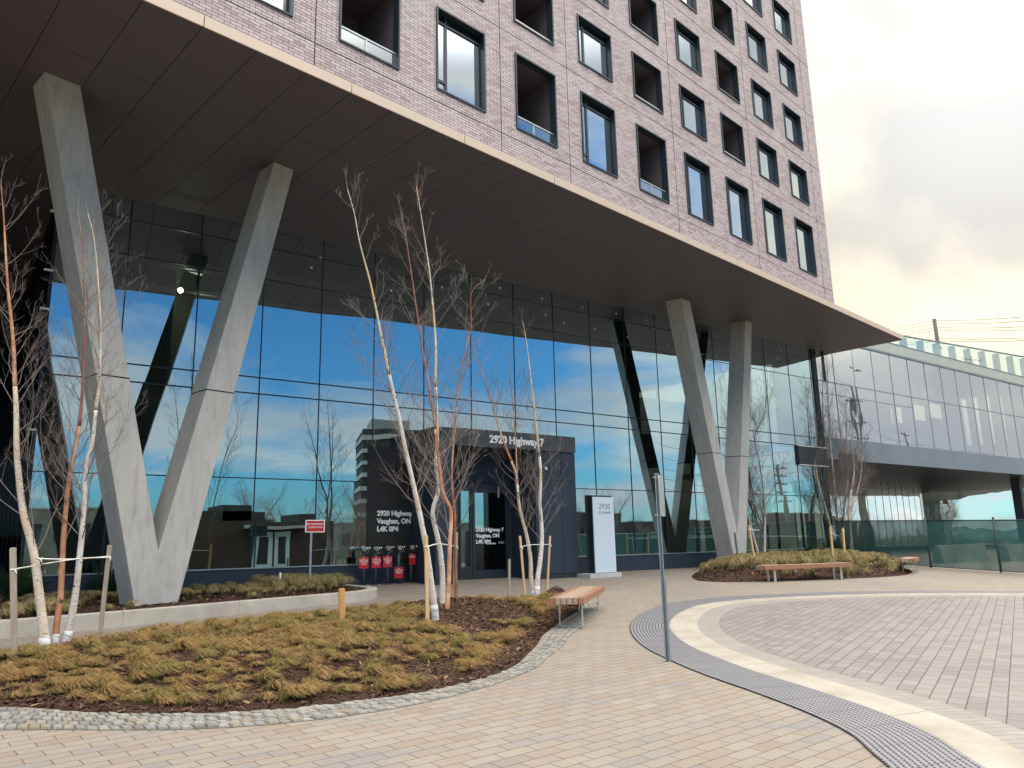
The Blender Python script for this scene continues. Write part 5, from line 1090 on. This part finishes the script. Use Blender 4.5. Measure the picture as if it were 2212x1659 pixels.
# back wall of the upper floor with real openings
BY = 21.6
ops = []
c34 = zc(3000, 1200, 2.633)
for (xa, xb, ya, yb_) in ((893,925,870,1028),(947,1015,862,1020),(1120,1245,835,1000),(1275,1405,822,980),(1590,1700,778,1245),(1712,1812,765,1232),(1840,1930,745,1218),(1972,2050,735,1200),(2080,2160,720,1220),(2185,2320,700,1230)):
    p = onY(*c34(xa, ya), BY); q = onY(*c34(xb, yb_), BY); ops.append((p.x, q.x, q.z, p.z))
us = sorted(set([31.2, 92]+[v for o in ops for v in o[:2]])); zs = sorted(set([4.2, 12.9]+[v for o in ops for v in o[2:4]])); mb = MB()
for i in range(len(us)-1):
    for j in range(len(zs)-1):
        cx2, cz2 = (us[i]+us[i+1])/2, (zs[j]+zs[j+1])/2
        if any(o[0] < cx2 < o[1] and o[2] < cz2 < o[3] for o in ops) or cz2 > 9.0: continue
        mb.quad([(us[i], BY, zs[j]), (us[i+1], BY, zs[j]), (us[i+1], BY, zs[j+1]), (us[i], BY, zs[j+1])])
wpart(mb, 'inner_wall', 'interior_concrete')
mb = MB(); mb.box((31.3, GY+.3, 4.22), (W1, BY, 4.34)); wpart(mb, 'inner_floor', 'concrete_floor')
mb = MB(); mb.box((31.3, GY+.35, 8.98), (W1, BY, 9.04)); wpart(mb, 'roof', 'interior_white')
# roof screen: posts, glass, rail
ra_, rb2 = Vector((38.5, 22.54, 0)), Vector((66, 19.1+.0, 0)); rb2 = Vector((62, 19.6, 0)); n = 15
for i in range(n):
    p, q = ra_.lerp(rb2, i/n), ra_.lerp(rb2, (i+1)/n)
    mb = MB(); mb.quad([p+Vector((0,0,9.05)), q+Vector((0,0,9.05)), q+Vector((0,0,11.5)), p+Vector((0,0,11.5))]); wpart(mb, 'screen_pane', 'screen_glass')
    mb = MB(); mb.box((p.x-.16, p.y+.02, 9.05), (p.x+.16, p.y+.32, 11.42)); wpart(mb, 'screen_post', 'light_metal')
mb = MB(); mb.bar(ra_+Vector((0, 0, 11.5)), rb2+Vector((0, 0, 11.5)), .09, .07); wpart(mb, 'screen_rail', 'spandrel')

# ------------------------------------------------------------------ power line behind the wing, and poles mirrored in the glass
def pole(x, y, h, label, arms=((0, .0),), name='utility_pole', lean=0.0, rz=0.0):
    e = empty(name, (x, y, gz(y)), rz, label, 'utility pole'); mb = MB(); mb.cyl((0, 0, -.3), (lean, 0, h), .26, 12, .19); mb.build('pole', MT['pole_wood'], e)
    for (dz, wd) in arms:
        mb = MB(); mb.bar((-wd, 0, h-dz), (wd, 0, h-dz), .12, .12); 
        for s_ in (-1, -.5, .5, 1): mb.cyl((s_*wd, 0, h-dz), (s_*wd, 0, h-dz+.25), .05, 6)
        mb.build('crossarm', MT['pole_wood'], e)
    return e
tp = ray(2021, 690)*95; pole(tp.x, tp.y, tp.z-gz(tp.y), 'dark utility pole rising behind the glass wing', ((3.2, .35),), lean=-.3)
def wire(pts, label, r_=.02, sag=1.0):
    out = []
    for i in range(len(pts)-1):
        a, b = Vector(pts[i]), Vector(pts[i+1])
        for k in range(10): t = k/10; out.append(a.lerp(b, t)-Vector((0, 0, sag*4*t*(1-t))))
    out.append(Vector(pts[-1])); mb = MB(); mb.tube(out, r_, 5); return tag(mb.build('overhead_wire', MT['wire']), label, 'wire', 'overhead wires behind the wing')
for k, (yl, yp, yr) in enumerate(((718, 692, 680), (724, 699, 690), (733, 707, 703), (739, 713, 710), (752, 731, 727), (757, 736, 733))):
    a, b, c = ray(1850, yl)*170, ray(2023, yp)*95.2, ray(2260, yr)*75
    wire([a, b, c], ['highest overhead wire crossing the sky at the pole top', 'second highest overhead wire crossing the sky', 'third overhead wire from the top, beside the pole', 'fourth overhead wire from the top, beside the pole', 'second lowest overhead wire over the wing roof', 'lowest overhead wire over the wing roof'][k], .024, .15)
# things across the street that the glass mirrors
for k, (x, y, h, arms) in enumerate(((93.5, -26, 12, ((.5, 1.5), (1.6, 1.3), (2.7, 1.3), (3.8, 1.3), (5.0, 1.3))), (114.5, -26, 28.5, ((.5, 2.2), (5.5, 2.0), (9.0, 1.8), (11.5, 1.8), (14, 1.8))), (130, -26, 19, ((.4, 1.6),)), (52, -28, 7.5, ((.4, 1.0),)))):
    pole(x, y, h, ['utility pole across the street with five crossarms', 'tallest utility pole across the street', 'utility pole across the street, farthest right', 'short utility pole across the street opposite the entrance'][k], arms)
for k, z in enumerate((14.2, 12.6, 11.2, 10.0, 8.8)):
    mb = MB(); P_ = [(70, -26, z-2.6), (93.5, -26, z-2.6), (114.5, -26, z*1.6-4), (130, -26, z+1), (210, -28, z+2)]; out = []
    for i in range(4):
        a, b = Vector(P_[i]), Vector(P_[i+1])
        for q in range(10): t = q/10; out.append(a.lerp(b, t)-Vector((0, 0, .8*4*t*(1-t))))
    mb.tube(out, .022, 4); tag(mb.build('street_wire', MT['wire']), 'overhead wire along the street, level %s' % ['topmost', 'second', 'third', 'fourth', 'lowest'][k], 'wire', 'wires along the street')
sf = empty('street_fence', (60, -13, gz(-13)), 0, 'long dark board fence along the street facing the lobby', 'fence'); SFI = Matrix.Translation((60, -13, gz(-13))).inverted()
mb = MB(); mb.box((33, -13.05, gz(-13)), (140, -13, 1.0)); part(mb, 'board_panel', 'interior_dark', sf, SFI)
mb = MB()
for k in range(36): mb.box((33+3*k, -12.98, gz(-13)), (33.12+3*k, -12.86, 1.06))
part(mb, 'fence_post', 'dark_metal', sf, SFI)
lowb = empty('brick_building', (17.5, -16, gz(-16)), 0, 'low dark brick building with pale double doors across the street', 'building'); LWI = Matrix.Translation((17.5, -16, gz(-16))).inverted(); zg = gz(-16)
mb = MB(); mb.box((12.5, -22, zg), (23.6, -16, 1.9)); part(mb, 'wall', 'reflected_brick', lowb, LWI)
for a, b, z in ((14, 18.4, 2.6), (15.5, 17.4, 3.0), (20.9, 22.6, 2.5)): mb = MB(); mb.box((a, -21, 1.9), (b, -17, z)); part(mb, 'roof_storey', 'interior_dark', lowb, LWI)
for s_ in (0, 1):
    x = 17.4+1.35*s_; mb = MB(); mb.box((x, -16, zg+.6), (x+1.2, -15.9, 1.25)); dd = part(mb, 'door', 'pale_door', lowb, LWI); mb = MB(); mb.box((x+.3, -15.9, zg+1.0), (x+.9, -15.88, .9)); subpart(part(mb, 'door_pane', 'black', lowb, LWI), dd)
mb = MB(); mb.box((16.6, -16, 1.4), (21.2, -15.2, 1.6)); part(mb, 'canopy', 'roof_grey', lowb, LWI)
# high-rise with banded floors
hr = empty('banded_high_rise', (80, -118, gz(-118)), R(20), 'distant banded high rise behind the street', 'building')
mb = MB(); mb.box((-6, -8, 0), (6, 8, 27)); mb.build('shell', MT['interior_dark'], hr); mb = MB()
for k in range(9): mb.box((-6.2, -8.2, 2.6+k*2.8), (6.2, 8.2, 3.5+k*2.8))
mb.build('floor_band', MT['slab_concrete'], hr); mb = MB(); mb.box((-4, -5, 27), (4, 5, 29.5)); mb.build('plant_room', MT['roof_grey'], hr)
# far roofs along the skyline
random.seed(6)
for k, (x, y, wx_, wy_, h) in enumerate(((-10, -75, 14, 10, 5), (14, -90, 10, 9, 8), (34, -100, 22, 12, 7), (70, -95, 26, 12, 6), (125, -110, 24, 14, 9), (185, -130, 30, 16, 8), (240, -120, 30, 16, 10))):
    e = empty('warehouse', (x, y, gz(y)), random.uniform(-.2, .2), ['small pale warehouse beyond the street, far left', 'taller narrow warehouse beyond the street', 'broad brown warehouse beyond the street', 'long low warehouse beyond the street', 'tall warehouse to the right beyond the street', 'very wide warehouse far beyond the street', 'farthest warehouse on the right skyline'][k], 'building', 'warehouses beyond the street')
    mb = MB(); mb.box((-wx_/2, -wy_/2, 0), (wx_/2, wy_/2, h)); mb.build('wall', MT[random.choice(('reflected_brick', 'interior_concrete', 'interior_dark'))], e); mb = MB(); mb.box((-wx_/2-.1, -wy_/2-.1, h), (wx_/2+.1, wy_/2+.1, h+.25)); mb.build('roof', MT['roof_grey'], e)
    mb = MB()
    for q in range(int(wx_/3)): mb.box((-wx_/2+.8+3*q, wy_/2, h*.45), (-wx_/2+2.2+3*q, wy_/2+.05, h*.75))
    mb.build('window', MT['frame_metal'], e)
# roadside trees: three built, the others copies
def streettree(seed, h, label):
    random.seed(seed); st = []
    for k in range(3):
        a = random.uniform(0, 6.28); P_ = [Vector((0, 0, 0))]
        for i in range(5): P_.append(P_[-1]+Vector((math.cos(a)*h*.03*(i+.5), math.sin(a)*h*.03*(i+.5), h*.19)))
        st.append((P_, h*.022, .012, 'birch_red'))
    return birch('street_tree', st, label, 'bare trees across the street', seed, h*.28, 26/h*1.6, h*.15, False, 42)
protos = [streettree(40, 6.5, 'bare street tree'), streettree(41, 5.0, 'bare street tree'), streettree(42, 8.0, 'bare street tree')]
spots = [(28, -29, 1), (31.5, -30, 0), (34.5, -33, 2), (10, -30, 1), (4, -31, 0), (-3, -33, 1), (38, -31, 1), (44, -34, 0), (56, -30, 1), (60, -32, 0), (63, -29, 2), (74, -33, 1), (84, -30, 0), (100, -36, 2), (112, -32, 1), (128, -34, 0), (146, -36, 2), (26, -33, 0), (23.5, -36, 2), (165, -36, 1)]
words = ['short', 'middling', 'tall', 'thin', 'broad', 'slim', 'crooked', 'round', 'wide', 'sparse', 'dense', 'slanting', 'low', 'upright', 'open', 'narrow', 'high', 'ragged', 'twiggy', 'far']
used = set()
for i, (x, y, k) in enumerate(spots):
    o = protos[k] if k not in used else copy_tree(protos[k]); used.add(k); o.location = (x, y, gz(y)); o.rotation_euler = (0, 0, i*1.3)
    o['label'] = 'bare brown street tree across the road, %s one, %s' % (words[i], 'behind the low brick building' if x < 27 else ('opposite the entrance' if x < 50 else 'opposite the glass wing'))
hedge = MB(); random.seed(3)
for k in range(5200):
    x = random.uniform(-60, 190); y = random.uniform(-41, -37); h = random.uniform(.8, 3.4)*(0.7+.5*mnoise.noise(Vector((x*.08, 0, 0)))+.3); b0 = Vector((x, y, gz(y))); q = b0+Vector((random.gauss(0, .45), random.gauss(0, .3), h)); s_ = Vector((.035, 0, 0)); hedge.quad([b0-s_, b0+s_, q+s_*.3, q-s_*.3], [(.2, .8)]*4)
tag(hedge.build('brush', MT['twig']), 'thicket of bare brush growing along the far side of the street', 'brush', None, 'stuff')
